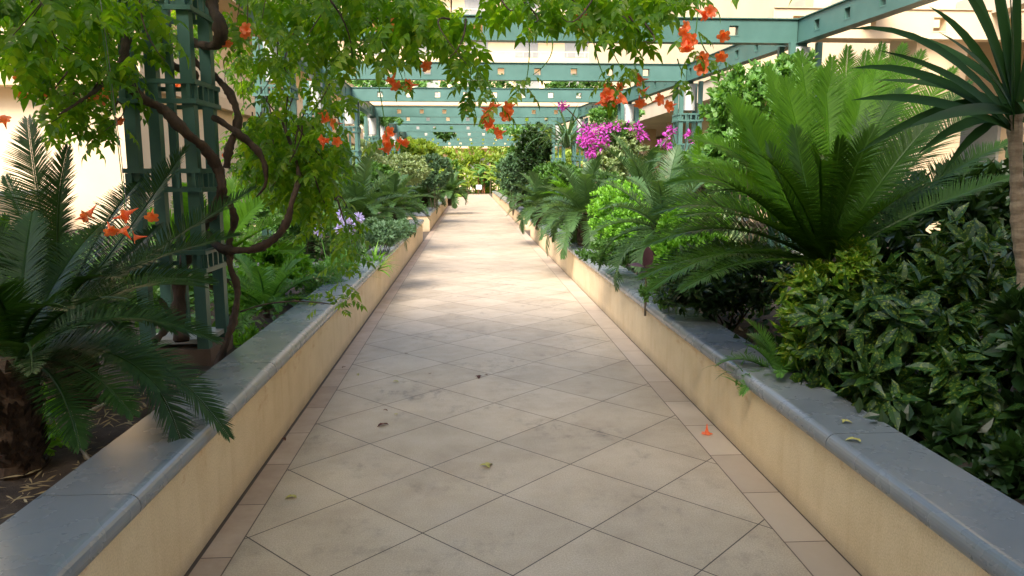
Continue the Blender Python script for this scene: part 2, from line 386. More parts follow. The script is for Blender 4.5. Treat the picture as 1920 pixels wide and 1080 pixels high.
# ------------------------------------------------------------------ pergola
ZB, HB = 3.25, .285
def holed_beam(name, a, b, mat, hole=.12, pitch=.66, h=HB, z=ZB, t=.11, parent=None, off=.4):
    a = np.array([a[0], a[1], z], float); b = np.array([b[0], b[1], z], float); L = np.linalg.norm(b-a); T = (b-a)/L
    S = np.cross(T, (0, 0, 1)); cs = np.arange(off, L-.2, pitch)
    us = [0.]; hol = []
    for c in cs: hol.append(len(us)); us += [c-hole/2, c+hole/2]
    us += [L]; hol = [i*2+1 for i in range(len(cs))]
    us = np.array(sorted(us)); zs = [0, h/2-hole/2, h/2+hole/2, h]
    m = MB()
    def q(u0, u1, z0, z1, s): return [a+T*u+S*s+np.array([0, 0, w]) for u, w in ((u0, z0), (u1, z0), (u1, z1), (u0, z1))]
    for i in range(len(us)-1):
        for j in range(3):
            if j == 1 and i in hol:
                for (u0, u1, z0, z1) in ((us[i], us[i], zs[1], zs[2]), (us[i+1], us[i+1], zs[1], zs[2])):
                    m.add([a+T*u0+S*s+np.array([0, 0, w]) for s, w in ((-t/2, z0), (t/2, z0), (t/2, z1), (-t/2, z1))], [(0, 1, 2, 3)])
                for zz in (zs[1], zs[2]):
                    m.add([a+T*u+S*s+np.array([0, 0, zz]) for s, u in ((-t/2, us[i]), (t/2, us[i]), (t/2, us[i+1]), (-t/2, us[i+1]))], [(0, 1, 2, 3)])
                # little raised frame round the opening
                for s in (-1, 1):
                    e = .016; o = t/2+.004; u0, u1 = us[i], us[i+1]
                    for (p, r2, c, d) in ((u0-e, u0, zs[1]-e, zs[2]+e), (u1, u1+e, zs[1]-e, zs[2]+e), (u0, u1, zs[1]-e, zs[1]), (u0, u1, zs[2], zs[2]+e)):
                        m.add(q(p, r2, c, d, s*o), [(0, 1, 2, 3)])
                continue
            for s in (-t/2, t/2): m.add(q(us[i], us[i+1], zs[j], zs[j+1], s), [(0, 1, 2, 3)])
    for zz in (0, h): m.add([a+T*u+S*s+np.array([0, 0, zz]) for u, s in ((0, -t/2), (L, -t/2), (L, t/2), (0, t/2))], [(0, 1, 2, 3)])
    for u in (0, L): m.add([a+T*u+S*s+np.array([0, 0, w]) for s, w in ((-t/2, 0), (t/2, 0), (t/2, h), (-t/2, h))], [(0, 1, 2, 3)])
    # flange along top and bottom
    for zz in (-.006, h+.006): m.bar(a+np.array([0, 0, zz]), b+np.array([0, 0, zz]), t+.05, .012)
    return m.build(name, mat, parent)
YS = [4.95, 9.9, 13.9, 17.9, 22.6, 25.6, 30.3, 35.1, 40.2, 45.0]
XRs = {4.95: 4.69, 9.9: 4.32, 13.9: 4.02, 17.9: 3.75, 22.6: 3.3, 25.6: 3.0, 30.3: 2.75, 35.1: 2.6, 40.2: 2.5, 45.0: 2.5}
XLs = {4.95: -1.87, 9.9: -2.45, 13.9: -2.72, 17.9: -2.78, 22.6: -2.85, 25.6: -2.9, 30.3: -2.97, 35.1: -3.0, 40.2: -3.0, 45.0: -3.0}
ordn = ['first', 'second', 'third', 'fourth', 'fifth', 'sixth', 'seventh', 'eighth', 'ninth', 'tenth']
for i, y in enumerate(YS):
    lab = ('teal crossbeam overhead above the near lattice post, out over the vine' if i == 0 else
           f'teal crossbeam with square holes, {ordn[i-1]} from the front over the path')
    o = holed_beam('crossbeam', (XLs[y]+.065, y), (XRs[y]-.065, y), M['teal'], off=.45+.07*i)
    tag(o, lab, 'beam', 'crossbeams over the path')
for i in range(len(YS)-1):
    for s, X in (('left', XLs), ('right', XRs)):
        y0, y1 = YS[i], YS[i+1]
        o = holed_beam('side_beam', (X[y0], y0+.001), (X[y1], y1-.001), M['teal'], off=.5)
        tag(o, f'teal side beam with square holes on the {s}, {ordn[i]} bay from the front', 'beam', 'side beams along the bed edges')
for s, X in (('left', XLs), ('right', XRs)):
    o = holed_beam('side_beam', (X[4.95]+(X[4.95]-X[9.9])*1.1, 4.95-5.5), (X[4.95], 4.949), M['teal']); tag(o, f'teal side beam on the {s} running back over the viewer', 'beam', 'side beams along the bed edges')

def tower(x, y, label, w=.41, zb=.36):
    root = empty('lattice_post', (x, y, zb), label, 'lattice post', 'teal lattice posts carrying the pergola')
    MB().box(x-w/2-.02, x+w/2+.02, y-w/2-.02, y+w/2+.02, zb-.05, zb+.10).build('plinth', M['plinth'], root)
    MB().box(x-w/2+.01, x+w/2-.01, y-w/2+.01, y+w/2-.01, zb+.13, zb+.16).build('base_plate', M['plate'], root)
    for i, j in ((-1, -1), (1, -1), (1, 1), (-1, 1)):
        MB().bar((x+i*(w/2-.03), y+j*(w/2-.03), zb+.08), (x+i*(w/2-.03), y+j*(w/2-.03), ZB-.02), .07).build('post', M['teal'], root)
    MB().bar((x, y, zb+.16), (x, y, 2.69), .045).build('core_bar', M['teal'], root)
    for zr in (.96, 1.46, 1.99, 2.53):
        m = MB()
        for dz in (0, .115):
            o = w/2+.005; z = zr+dz
            m.box(x-o, x+o, y-o-.022, y-o, z-.014, z+.014); m.box(x-o, x+o, y+o, y+o+.022, z-.014, z+.014)
            m.box(x-o-.022, x-o, y-o-.022, y+o+.022, z-.0142, z+.0142); m.box(x+o, x+o+.022, y-o-.022, y+o+.022, z-.0142, z+.0142)
        for i in (-1, -.5, 0, .5, 1):
            o = w/2+.015
            for a, b in ((i*(o-.03), -o), (i*(o-.03), o), (-o, i*(o-.03)), (o, i*(o-.03))):
                m.box(x+a-.011, x+a+.011, y+b-.0105, y+b+.0105, zr+.015, zr+.10)
        m.build('lattice_band', M['teal'], root)
    m = MB(); m.tube([(x, y, 2.72), (x, y, 3.19)], w/2-.075, 24); m.build('drum', M['drum'], root, False)
    m = MB(); m.box(x-.07, x+.07, y-.07, y+.07, 3.19, ZB-.014); m.build('head_block', M['teal'], root)
tower(-1.87, 4.93, 'dark teal lattice post near the front left, wrapped in twisted vine stems')
tower(XRs[4.95], 4.95, 'teal lattice post at the front right edge beside the yucca')
lbl = {('L', 1): 'teal lattice post on the left, half hidden by trumpet vine leaves', ('R', 1): 'teal lattice post on the right with pale drum above the bright creeper',
       ('L', 2): 'teal lattice post on the left below the third visible crossbeam, pale drum on top', ('R', 2): 'teal lattice post on the right with pale drum, magenta sprays around it'}
for i, y in enumerate(YS[1:-1], 1):
    tower(XLs[y], y, lbl.get(('L', i), f'teal lattice post on the left, {ordn[i]} from the front')); tower(XRs[y], y, lbl.get(('R', i), f'teal lattice post on the right, {ordn[i]} from the front'))

# ------------------------------------------------------------------ buildings
def facade_windows(root, mats, rects):
    for (x0, x1, y0, y1, z0, z1) in rects:
        f = MB(); f.box(x0, x1, y0, y1, z0, z1); f.build('window', mats, root)
# building closing the view
bb = empty('cream_building', (2, 78, 0), 'long pale cream building closing the view beyond the far planting', 'building')
m = MB(); m.box(-45, 22, 78, 90, 0, 8.4); m.box(-45, 22, 79.2, 90, 8.4, 12.5); m.box(-45, 22, 80.4, 90, 12.5, 30); m.build('wall', M['facade2'], bb)
for z in (4.2, 8.4, 12.5, 16.6, 20.7):
    MB().box(-45.2, 22.2, 76.4 if z < 10 else 78.4, 80.4, z, z+.55).build('balcony_slab', M['facade'], bb)
for z in (4.75, 8.95, 13.05, 17.15):
    m = MB()
    y = 76.5 if z < 10 else 78.5
    m.box(-45, 22, y, y+.06, z+.85, z+.93)
    for x in np.arange(-44, 22, .9): m.box(x, x+.05, y+.005, y+.055, z, z+.85)
    m.build('railing', M['slab'], bb)
for z in (1.0, 5.2, 9.6, 13.7, 17.8):
    for x in np.arange(-42, 20, 5.2):
        y = 77.96 if z < 8 else (79.16 if z < 12 else 80.36)
        MB().box(x, x+2.4, y, y+.05, z, z+2.3).build('window', M['glass'], bb)
# right-hand building: arcade along the right bed, stepped upper storeys
rb = empty('arcaded_building', (9, 20, 0), 'cream building on the right with deep arcade and overhanging slab', 'building')
m = MB(); m.box(10.2, 24, 6, 52, 0, 3.5); m.build('recessed_wall', M['facade'], rb)
m = MB()
m.box(9.4, 24, 16, 60, 4.15, 16); m.build('upper_wall', M['facade2'], rb)
MB().box(6.6, 24, 18.6, 60, 3.62, 4.13).build('slab', M['slab'], rb)
MB().box(6.55, 6.75, 18.55, 60, 4.132, 5.1).build('parapet', M['facade2'], rb)
for y in list(np.arange(15.5, 50, 4.7)):
    MB().box(7.9, 8.5, y, y+.6, 0, 3.62).build('pillar', M['facade'], rb)
for y in np.arange(9, 48, 4.7):
    MB().box(10.14, 10.22, y+.4, y+2.9, .1, 2.7).build('doorway', M['glass'], rb)
pz = empty('cream_wing', (16, 13, 0), 'nearer cream wing behind the yucca with sloping soffit beams', 'building')
MB().box(10.5, 26, 12.8, 15.9, 0, 14).build('wall', M['facade2'], pz)
MB().box(5.6, 26, 12.4, 12.7, 3.95, 4.5).build('fascia', M['facade2'], pz)
MB().box(5.6, 26, 12.72, 15.9, 4.3, 4.48).build('slab', M['slab'], pz)
MB().box(7.6, 8.5, 12.75, 13.6, 0, 4.28).build('pillar', M['facade2'], pz)
for x in (5.9, 8.0, 10.1): MB().box(x, x+.28, 5, 12.38, 4.0, 4.35).build('soffit_beam', M['slab'], pz)
o = holed_beam('concrete_beam', (4.6, 11.6), (12, 11.6), M['facade2'], hole=.2, pitch=1.1, h=.42, z=3.62, t=.16)
tag(o, 'cream concrete beam with square openings reaching right from the pergola', 'beam')
vb_ = empty('unseen_shade_block', (0, -8, 0), 'tall cream block added unseen behind the viewer to shade the near garden', 'building')
MB().box(-26, 26, -14, -5, 0, 11).build('wall', M['facade2'], vb_); MB().box(-26.3, 26.3, -14, -4.4, 11.002, 11.4).build('shade_block_top', M['slab'], vb_)  # unseen block added to keep the sun off the near garden
# left-hand building, terrace wall and green trellis
lb = empty('terraced_building', (-11, 14, 0), 'sunlit cream building on the left seen through the vine', 'building')
m = MB(); m.box(-30, -7.2, 17, 50, 0, 3.4); m.box(-30, -8.2, 18.2, 50, 3.4, 6.6); m.box(-30, -9.2, 19.4, 50, 6.6, 12); m.build('wall', M['facade2'], lb)
for z, y in ((3.402, 16.5), (6.602, 17.7)): MB().box(-30.1, -6.9, y, 50.1, z, z+.3).build('slab', M['facade'], lb)
MB().box(-6.95, -6.9, 16.6, 50, 3.705, 4.5).build('parapet', M['facade2'], lb); MB().box(-30, -6.952, 16.6, 16.65, 3.705, 4.5).build('parapet', M['facade2'], lb)
for x in np.arange(-28, -15, 3.1):
    MB().box(x, x+1.3, 16.95, 17.0, .9, 2.6).build('window', M['glass'], lb)
    MB().box(x+.5, x+1.7, 18.15, 18.2, 4.7, 6.1).build('window', M['glass'], lb)
tw = empty('terrace_wall', (-8.6, 14, 0), 'low cream terrace wall behind the left bed', 'wall')
MB().box(-9.4, -9.1, 2, 16.9, 0, 1.15).build('wall', M['facade2'], tw); MB().box(-9.45, -9.05, 2, 16.9, 1.15, 1.23).build('coping_stone', M['plate'], tw)
tr = empty('trellis_fence', (-8.9, 14.5, 1.2), 'green wire trellis with climbing leaves on the terrace wall', 'trellis')
m = MB()
for y in np.arange(10.4, 14.3, .16): m.bar((-9.2, y, 1.235), (-9.2, y, 2.3), .018)
for z in np.arange(1.3, 2.35, .16): m.bar((-9.19, 10.4, z), (-9.19, 14.2, z), .018)
m.build('lattice', M['teal'], tr)
n = 900; P = np.stack([rng.normal(-9.15, .05, n), rng.uniform(10.4, 14.3, n), rng.uniform(1.25, 2.4, n)], 1)
V, F = place(SMALL, P, rdir(n), rdir(n), rng.uniform(.05, .10, n)); mesh('leaves', V, F, M['creeper'], tr)

# ------------------------------------------------------------------ plants: builders
def bez(a, b, c, n):
    t = np.linspace(0, 1, n)[:, None]
    return (1-t)**2*np.array(a)+2*t*(1-t)*np.array(b)+t*t*np.array(c)
def frond_geo(P, W, n=70, hint=(0, -.3, 0), vee=.45, lw=.008, droop=.12, bare=.08):
    """P: rachis points. W: half width (leaflet length)."""
    P = np.asarray(P, float); m = len(P)
    s = np.concatenate([[0], np.cumsum(np.linalg.norm(np.diff(P, axis=0), axis=1))]); L = s[-1]
    t = np.linspace(bare, .995, n); Q = np.stack([np.interp(t*L, s, P[:, k]) for k in range(3)], 1)
    Tg = norm(np.stack([np.interp(np.clip(t+.02, 0, 1)*L, s, P[:, k])-np.interp(np.clip(t-.02, 0, 1)*L, s, P[:, k]) for k in range(3)], 1))
    Nn = np.array([0, 0, 1.])+np.array(hint, float); Nn = norm(Nn-Tg*(Tg@Nn)[:, None]); S = np.cross(Tg, Nn)
    prof = np.minimum(1, (t-bare)/.14+.35)*(np.clip((1.02-t)/.32, 0, 1)**.6)
    ang = np.interp(t, [0, .5, .85, 1], [R(78), R(62), R(42), R(18)])
    b = MB(); out = []
    for sd in (-1, 1):
        j = rng.uniform(.92, 1.06, n); a = ang+rng.normal(0, .05, n); v = vee+rng.normal(0, .07, n)
        D = norm(Tg*np.cos(a)[:, None]+sd*S*(np.sin(a)*np.cos(v))[:, None]+Nn*(np.sin(a)*np.sin(v))[:, None])
        ln = (W*prof*j)[:, None]
        p0 = Q+S*sd*.004; p1 = p0+D*ln*.5-np.array([0, 0, 1])*ln*droop*.25; p2 = p0+D*ln*.98-np.array([0, 0, 1])*ln*droop
        w = norm(np.cross(D, Nn))*lw/2; k = np.stack([p0-w, p0+w, p1+w*1.1, p1-w*1.1, p2+w*.15, p2-w*.15], 1)
        V = k.reshape(-1, 3); i = np.arange(n)*6
        out.append((V, np.concatenate([np.stack([i, i+1, i+2, i+3], 1), np.stack([i+3, i+2, i+4, i+5], 1)])))
    for V, F in out: b.add(V, F)
    r = np.interp(np.linspace(0, 1, m), [0, 1], [.011, .002]); b.tube(P, r, 4)
    return b
def trunk(root, x, y, z0, z1, r, mat=None, name='trunk', lean=(0, 0)):
    n = max(6, int((z1-z0)/.03)); P = []; rr = []
    for i in range(n):
        t = i/(n-1); P.append((x+lean[0]*(1-t), y+lean[1]*(1-t), z0+(z1-z0)*t)); rr.append(r*(1.05-.12*t)*(1+.1*(i % 2)))
    P.append((x, y, z1+r*.5)); rr.append(r*.35)
    m = MB(); m.tube(P, rr, 14, .09)
    if r > .09:
        k = int(500*(z1-z0)/.4); u = rng.uniform(0, 1, k)**.8; a = rng.uniform(0, 6.28, k); c, q = np.cos(a), np.sin(a)
        Pp = np.stack([x+lean[0]*(1-u)+c*r*.93, y+q*r*.93, z0+(z1-z0)*u], 1)
        V, F = place(leaf_t(.5, rows=((0, 1), (.5, .7), (1, .15)), fold=.3, droop=-.1), Pp, np.stack([c*.55, q*.55, np.ones(k)], 1)+rng.normal(0, .12, (k, 3)), np.stack([c, q, -.3*np.ones(k)], 1), rng.uniform(.04, .075, k)); m.add(V, F)
    return m.build(name, mat or M['cyctrunk'], root)
def cycad_random(x, y, zc, n, L, label, mat='cyc_mid', W=.16, pairs=34, group='sago cycads in the beds', lw=.013, young=0, emin=-5, zb=.34, tr=.11, az0=0, name_='cycad'):
    root = empty(name_, (x, y, zb), label, name_, group if name_ == 'cycad' else None); trunk(root, x, y, zb, zc, tr)
    for i in range(n):
        t = (i+.5)/n; az = i*2.39996+az0; el = R(84-(84-emin)*t**.8+rng.normal(0, 4)); l = L*rng.uniform(.88, 1.08)*(1 if i >= young else .8)
        dr = R(35+65*t)*rng.uniform(.8, 1.2); P = [np.array([x, y, zc])+.03*np.array([math.cos(az), math.sin(az), 0])]
        k = 9
        for j in range(k):
            e = el-dr*((j+.5)/k)**1.4; P.append(P[-1]+l/k*np.array([math.cos(az)*math.cos(e), math.sin(az)*math.cos(e), math.sin(e)]))
        h = (-.35*math.cos(az), -.35*math.sin(az), 0)
        b = frond_geo(P, W*l/L, pairs, h, lw=lw); b.build('young_frond' if i < young else 'frond', M['cyc_new'] if i < young else M[mat], root)
    return root
def ellipsoid_pts(n, c, r, shell=.35):
    d = rdir(n); q = (1-shell*rng.uniform(0, 1, n)**1.3)[:, None]
    return np.array(c)+d*q*np.array(r), d
def bush(label, blobs, n, mat, ls=(.03, .06), name='shrub', cat='shrub', group=None, stems=5, tmpl=None, base=None, lump=.22, up=.5, part='crown', shell=.55, smat='stem'):
    """blobs: list of (cx,cy,cz,rx,ry,rz)"""
    c0 = np.array(blobs[0][:3]); bz = .34 if base is None else base
    root = empty(name, (c0[0], c0[1], bz), label, cat, group)
    vol = np.array([b[3]*b[4]+b[4]*b[5]+b[3]*b[5] for b in blobs]); ns = (n*vol/vol.sum()).astype(int)
    Vs = MB()
    for b, k in zip(blobs, ns):
        P, d = ellipsoid_pts(k, b[:3], b[3:6], shell)
        # clumps: pull leaves towards a set of twig ends, leaving gaps
        K = max(10, k//38); C, cdn = ellipsoid_pts(K, b[:3], b[3:6], .18)
        idx = np.argmin(((P[:, None]-C[None])**2).sum(-1), 1) if k*K < 4e6 else rng.integers(0, K, k)
        P = P*(1-.45)+C[idx]*.45+(C[idx]-np.array(b[:3]))*rng.uniform(-lump, lump, K)[idx][:, None]
        P[:, 2] = np.maximum(P[:, 2], bz+.01)
        D = norm(d*.7+rdir(k)*.8+np.array([0, 0, up])); Nn = norm(d*.8+rdir(k)*.6+np.array([0, 0, .6]))
        V, F = place(tmpl or SMALL, P, D, Nn, rng.uniform(*ls, k)); Vs.add(V, F)
    Vs.build(part, M[mat], root)
    if stems:
        m = MB()
        for i in range(stems):
            b = blobs[i % len(blobs)]; e = np.array(b[:3])+rng.uniform(-.5, .5, 3)*np.array(b[3:6])
            w_ = 1 if name == 'hedge' else .04; s0 = np.array([b[0]*.6*w_+c0[0]*(1-.6*w_)+rng.normal(0, .005), b[1]*.6*w_+c0[1]*(1-.6*w_)+rng.normal(0, .005), bz-.02])
            mid = (s0+e)/2+rng.normal(0, .06, 3)*b[3]*2; m.tube(bez(s0, mid, e, 7), np.linspace(.014, .004, 7)*max(.7, b[5]*2), 5)
        m.build('stems', M[smat], root)
    return root
def ribbon(P, w, hint=(0, 0, 1), fold=.25):
    """leaf blade along P with widths w; two quads across"""
    P = np.asarray(P, float); w = np.asarray(w, float); T = norm(np.gradient(P, axis=0)); h = np.array(hint, float)
    S = norm(np.cross(T, h)); Nn = np.cross(S, T)
    V = np.stack([P-S*w[:, None]/2+Nn*fold*w[:, None]/2, P, P+S*w[:, None]/2+Nn*fold*w[:, None]/2], 1).reshape(-1, 3)
    n = len(P); i = np.arange(n-1)*3
    return V, np.concatenate([np.stack([i, i+1, i+4, i+3], 1), np.stack([i+1, i+2, i+5, i+4], 1)])
def strap_clump(label, x, y, z, n, L, W, mat, name='strap_leaf_plant', cat='plant', group=None, emin=20, emax=88, droop=70, k=8, part='leaves', zb=None, prof=None):
    root = empty(name, (x, y, z if zb is None else zb), label, cat, group); m = MB()
    for i in range(n):
        az = i*2.39996+rng.normal(0, .2); el = R(rng.uniform(emin, emax)); l = L*rng.uniform(.6, 1.1); dr = R(droop)*rng.uniform(.3, 1.2)
        P = [np.array([x, y, z])+rng.normal(0, .02, 3)*np.array([1, 1, 0])]
        for j in range(k):
            e = el-dr*((j+.5)/k)**1.5; P.append(P[-1]+l/k*np.array([math.cos(az)*math.cos(e), math.sin(az)*math.cos(e), math.sin(e)]))
        t = np.linspace(0, 1, k+1); w = W*(prof(t) if prof else np.clip((1-t)/.5, .04, 1)*np.minimum(1, t*3+.5))
        V, F = ribbon(P, w, hint=(-.3*math.cos(az), -.3*math.sin(az), 1)); m.add(V, F)
    m.build(part, M[mat], root); return root
def leaf_stuff(name, label, x0, x1, y0, y1, n, mat, ls, zr=(.36, .45), tmpl=None):
    P = np.stack([rng.uniform(x0, x1, n), rng.uniform(y0, y1, n), rng.uniform(*zr, n)], 1)
    keep = np.array([math.sin(p[0]*5.1+p[1]*3.3)+math.sin(p[0]*2.2-p[1]*4.7)+rng.normal(0, .6) > -.3 for p in P]); P = P[keep]; n = len(P)
    V, F = place(tmpl or SMALL, P, norm(rdir(n)+np.array([0, 0, .8])), norm(rdir(n)*.7+np.array([0, 0, 1])), rng.uniform(*ls, n))
    o = mesh(name, V, F, M[mat]); tag(o, label, 'ground cover', None, 'stuff')
def hero_fronds(root, base, specs, pairs=90, lw=.008):
    for (cp, tp, W, mat, hint) in specs:
        c = at(*cp); t = at(*tp); st = base+norm((c-base))*.05
        P = bez(st, c, t, 16); b = frond_geo(P, W, int(pairs*1.35) if mat == 'cyc_new' else pairs, hint, lw=lw*(1.08 if mat == 'cyc_new' else 1.))
        b.build('young_frond' if mat == 'cyc_new' else 'frond', M[mat], root)
# ------------------------------------------------------------------ hero cycads
A = np.array
# right giant
b0 = at(1548, 500, 4.4); r0 = empty('cycad', (b0[0], b0[1], .34), 'large cycad on the right with upright bright young fronds over dark old ones', 'cycad')
trunk(r0, b0[0], b0[1], .34, b0[2], .13)
F_ = lambda cx, cy, cY, tx, ty, tY, W, mat, hint=(0, -.5, .3): ((cx, cy, cY), (tx, ty, tY), W, mat, hint)
hero_fronds(r0, b0, [
    F_(1440, 350, 4.6, 1372, 182, 4.9, .24, 'cyc_new', (.2, -1.2, .2)), F_(1490, 280, 4.8, 1440, 127, 5.3, .20, 'cyc_new', (.1, -1.5, .2)), F_(1505, 270, 4.7, 1470, 147, 5, .22, 'cyc_new', (.1, -1.5, .2)), F_(1550, 260, 4.8, 1560, 107, 5.2, .22, 'cyc_new', (0, -1.5, .2)), F_(1600, 250, 5.1, 1625, 95, 5.8, .22, 'cyc_new', (-.2, -1.5, .2)), F_(1640, 240, 5.1, 1695, 82, 5.8, .22, 'cyc_new', (-.3, -1.5, .2)), F_(1450, 320, 4.6, 1400, 202, 4.9, .22, 'cyc_new', (.2, -1.3, .2)),
    F_(1525, 270, 4.9, 1500, 95, 5.5, .225, 'cyc_new', (0, -1.5, .1)), F_(1575, 270, 5, 1590, 87, 5.7, .225, 'cyc_new', (-.1, -1.5, .1)),
    F_(1610, 260, 4.9, 1655, 82, 5.6, .225, 'cyc_new', (-.3, -1.5, .2)), F_(1640, 270, 4.9, 1730, 95, 5.6, .225, 'cyc_new', (-.5, -1.3, .2)),
    F_(1560, 250, 4.7, 1545, 127, 5.2, .225, 'cyc_new', (0, -1.5, .1)), F_(1600, 280, 4.6, 1620, 142, 5, .18, 'cyc_new', (-.2, -1.5, .1)),
    F_(1660, 290, 4.8, 1790, 127, 5.4, .225, 'cyc_new', (-.6, -1.2, .2)), F_(1470, 380, 4.5, 1410, 245, 4.7, .225, 'cyc_new', (.2, -1.3, .2)),
    F_(1430, 290, 4.9, 1262, 318, 5, .15, 'cyc_new', (0, -.6, 1)), F_(1440, 330, 5.2, 1290, 290, 5.6, .15, 'cyc_new', (0, -.6, 1)),
    F_(1440, 380, 4.5, 1240, 372, 4.5, .16, 'cyc_new', (0, -.8, 1)),
    F_(1500, 330, 4, 1420, 288, 3.8, .17, 'cyc_fresh', (.1, -.7, .3)), F_(1420, 350, 4.1, 1315, 325, 4, .17, 'cyc_fresh', (.1, -.8, .8)),
    F_(1420, 370, 4, 1275, 405, 3.9, .18, 'cyc_fresh', (.1, -.8, .9)), F_(1400, 400, 4.1, 1265, 440, 4, .17, 'cyc_fresh', (0, -.8, 1)),
    F_(1370, 420, 3.9, 1215, 545, 3.8, .17, 'cyc_fresh', (0, -.6, 1)), F_(1400, 460, 3.8, 1275, 545, 3.5, .16, 'cyc_fresh', (0, -.6, 1)),
    F_(1530, 250, 3.9, 1545, 298, 3.6, .15, 'cyc_fresh', (0, -1, .1)), F_(1590, 330, 3.9, 1640, 240, 3.9, .17, 'cyc_fresh', (-.3, -.9, .2)),
    F_(1470, 380, 4, 1440, 270, 4.1, .17, 'cyc_fresh', (.2, -1, .2)), F_(1640, 340, 4.1, 1760, 212, 4.2, .17, 'cyc_fresh', (-.3, -.9, .3)),
    F_(1680, 310, 4.3, 1860, 182, 4.6, .18, 'cyc_fresh', (-.2, -.7, .7)), F_(1700, 350, 4.4, 1900, 262, 4.7, .18, 'cyc_fresh', (-.1, -.7, .9)),
    F_(1690, 280, 4.7, 1820, 152, 5.1, .17, 'cyc_fresh', (-.4, -.9, .6)), F_(1700, 390, 4.2, 1900, 330, 4.3, .17, 'cyc_fresh', (-.1, -.6, 1)),
    F_(1560, 360, 4, 1575, 260, 3.95, .17, 'cyc_fresh', (-.1, -1, .2)), F_(1510, 360, 4.2, 1490, 240, 4.4, .18, 'cyc_fresh', (.1, -1, .2)),
    F_(1590, 300, 4.5, 1690, 167, 4.9, .18, 'cyc_fresh', (-.4, -1, .3)), F_(1620, 400, 3.9, 1740, 340, 3.7, .16, 'cyc_fresh', (-.3, -.6, .8)),
    F_(1400, 300, 4.6, 1250, 345, 4.8, .19, 'cyc_new', (0, -1, .8)), F_(1420, 260, 4.9, 1290, 260, 5.2, .19, 'cyc_new', (0, -1, .8)), F_(1380, 340, 4.3, 1225, 400, 4.3, .18, 'cyc_fresh', (0, -.9, .9)),
    F_(1370, 380, 4.2, 1210, 460, 4.2, .18, 'cyc_fresh', (0, -.9, .9)), F_(1350, 440, 4.2, 1200, 520, 4.2, .16, 'cyc_fresh', (0, -.8, .9)), F_(1430, 330, 4.2, 1330, 360, 4.0, .18, 'cyc_fresh', (0, -.9, .8)),
], 125, .0066)
# front left: trunk in the very corner of the bed
b1 = at(28, 690, 3.0); r1 = empty('cycad', (b1[0], b1[1], .34), 'front left cycad with shaggy trunk, its dark fronds drooping over the coping', 'cycad')
trunk(r1, b1[0]-.03, b1[1], .34, b1[2], .092)
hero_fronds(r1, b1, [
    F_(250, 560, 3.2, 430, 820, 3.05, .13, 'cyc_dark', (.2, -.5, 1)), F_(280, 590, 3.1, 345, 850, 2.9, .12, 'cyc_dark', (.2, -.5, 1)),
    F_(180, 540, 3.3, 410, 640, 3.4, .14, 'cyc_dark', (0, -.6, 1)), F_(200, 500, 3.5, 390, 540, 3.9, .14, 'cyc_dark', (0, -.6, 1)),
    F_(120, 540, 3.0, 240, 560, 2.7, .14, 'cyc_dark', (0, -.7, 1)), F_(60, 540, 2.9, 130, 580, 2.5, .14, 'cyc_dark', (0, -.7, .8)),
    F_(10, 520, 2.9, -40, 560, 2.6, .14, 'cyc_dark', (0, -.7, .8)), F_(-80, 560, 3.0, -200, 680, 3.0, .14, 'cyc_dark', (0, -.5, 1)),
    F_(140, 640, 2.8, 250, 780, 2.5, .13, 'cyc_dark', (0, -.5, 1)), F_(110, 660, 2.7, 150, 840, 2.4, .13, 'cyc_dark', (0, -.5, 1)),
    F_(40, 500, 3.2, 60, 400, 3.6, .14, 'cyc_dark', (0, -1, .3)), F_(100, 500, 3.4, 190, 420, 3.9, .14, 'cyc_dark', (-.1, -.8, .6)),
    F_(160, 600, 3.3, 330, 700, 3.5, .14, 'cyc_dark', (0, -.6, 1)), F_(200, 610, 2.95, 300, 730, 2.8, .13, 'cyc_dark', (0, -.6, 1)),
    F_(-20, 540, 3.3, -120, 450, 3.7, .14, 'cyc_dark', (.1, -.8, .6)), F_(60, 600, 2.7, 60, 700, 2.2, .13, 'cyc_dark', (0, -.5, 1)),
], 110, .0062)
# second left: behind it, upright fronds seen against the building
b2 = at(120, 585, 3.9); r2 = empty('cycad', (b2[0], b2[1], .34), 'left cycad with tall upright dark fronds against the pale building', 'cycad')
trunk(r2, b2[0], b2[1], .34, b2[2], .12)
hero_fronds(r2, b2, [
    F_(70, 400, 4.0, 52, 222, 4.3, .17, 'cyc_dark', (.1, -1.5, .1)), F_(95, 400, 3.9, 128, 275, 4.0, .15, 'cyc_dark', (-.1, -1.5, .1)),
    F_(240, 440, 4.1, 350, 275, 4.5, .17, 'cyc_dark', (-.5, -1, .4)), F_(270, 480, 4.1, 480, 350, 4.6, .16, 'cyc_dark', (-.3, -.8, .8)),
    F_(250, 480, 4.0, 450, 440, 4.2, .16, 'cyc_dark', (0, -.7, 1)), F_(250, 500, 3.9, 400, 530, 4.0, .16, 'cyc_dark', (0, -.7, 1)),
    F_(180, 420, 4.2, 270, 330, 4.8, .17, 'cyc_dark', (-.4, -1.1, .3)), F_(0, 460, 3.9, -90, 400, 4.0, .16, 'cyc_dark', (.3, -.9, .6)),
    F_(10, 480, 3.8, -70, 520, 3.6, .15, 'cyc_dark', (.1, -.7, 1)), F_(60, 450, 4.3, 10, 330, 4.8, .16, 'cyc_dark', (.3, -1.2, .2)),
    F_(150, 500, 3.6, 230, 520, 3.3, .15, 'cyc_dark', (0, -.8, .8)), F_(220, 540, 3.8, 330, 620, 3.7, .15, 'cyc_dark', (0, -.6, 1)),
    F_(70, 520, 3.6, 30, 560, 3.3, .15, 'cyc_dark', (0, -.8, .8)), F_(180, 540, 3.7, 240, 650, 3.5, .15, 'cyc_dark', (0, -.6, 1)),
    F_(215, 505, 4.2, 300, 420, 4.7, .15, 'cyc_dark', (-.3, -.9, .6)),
], 115, .0062)
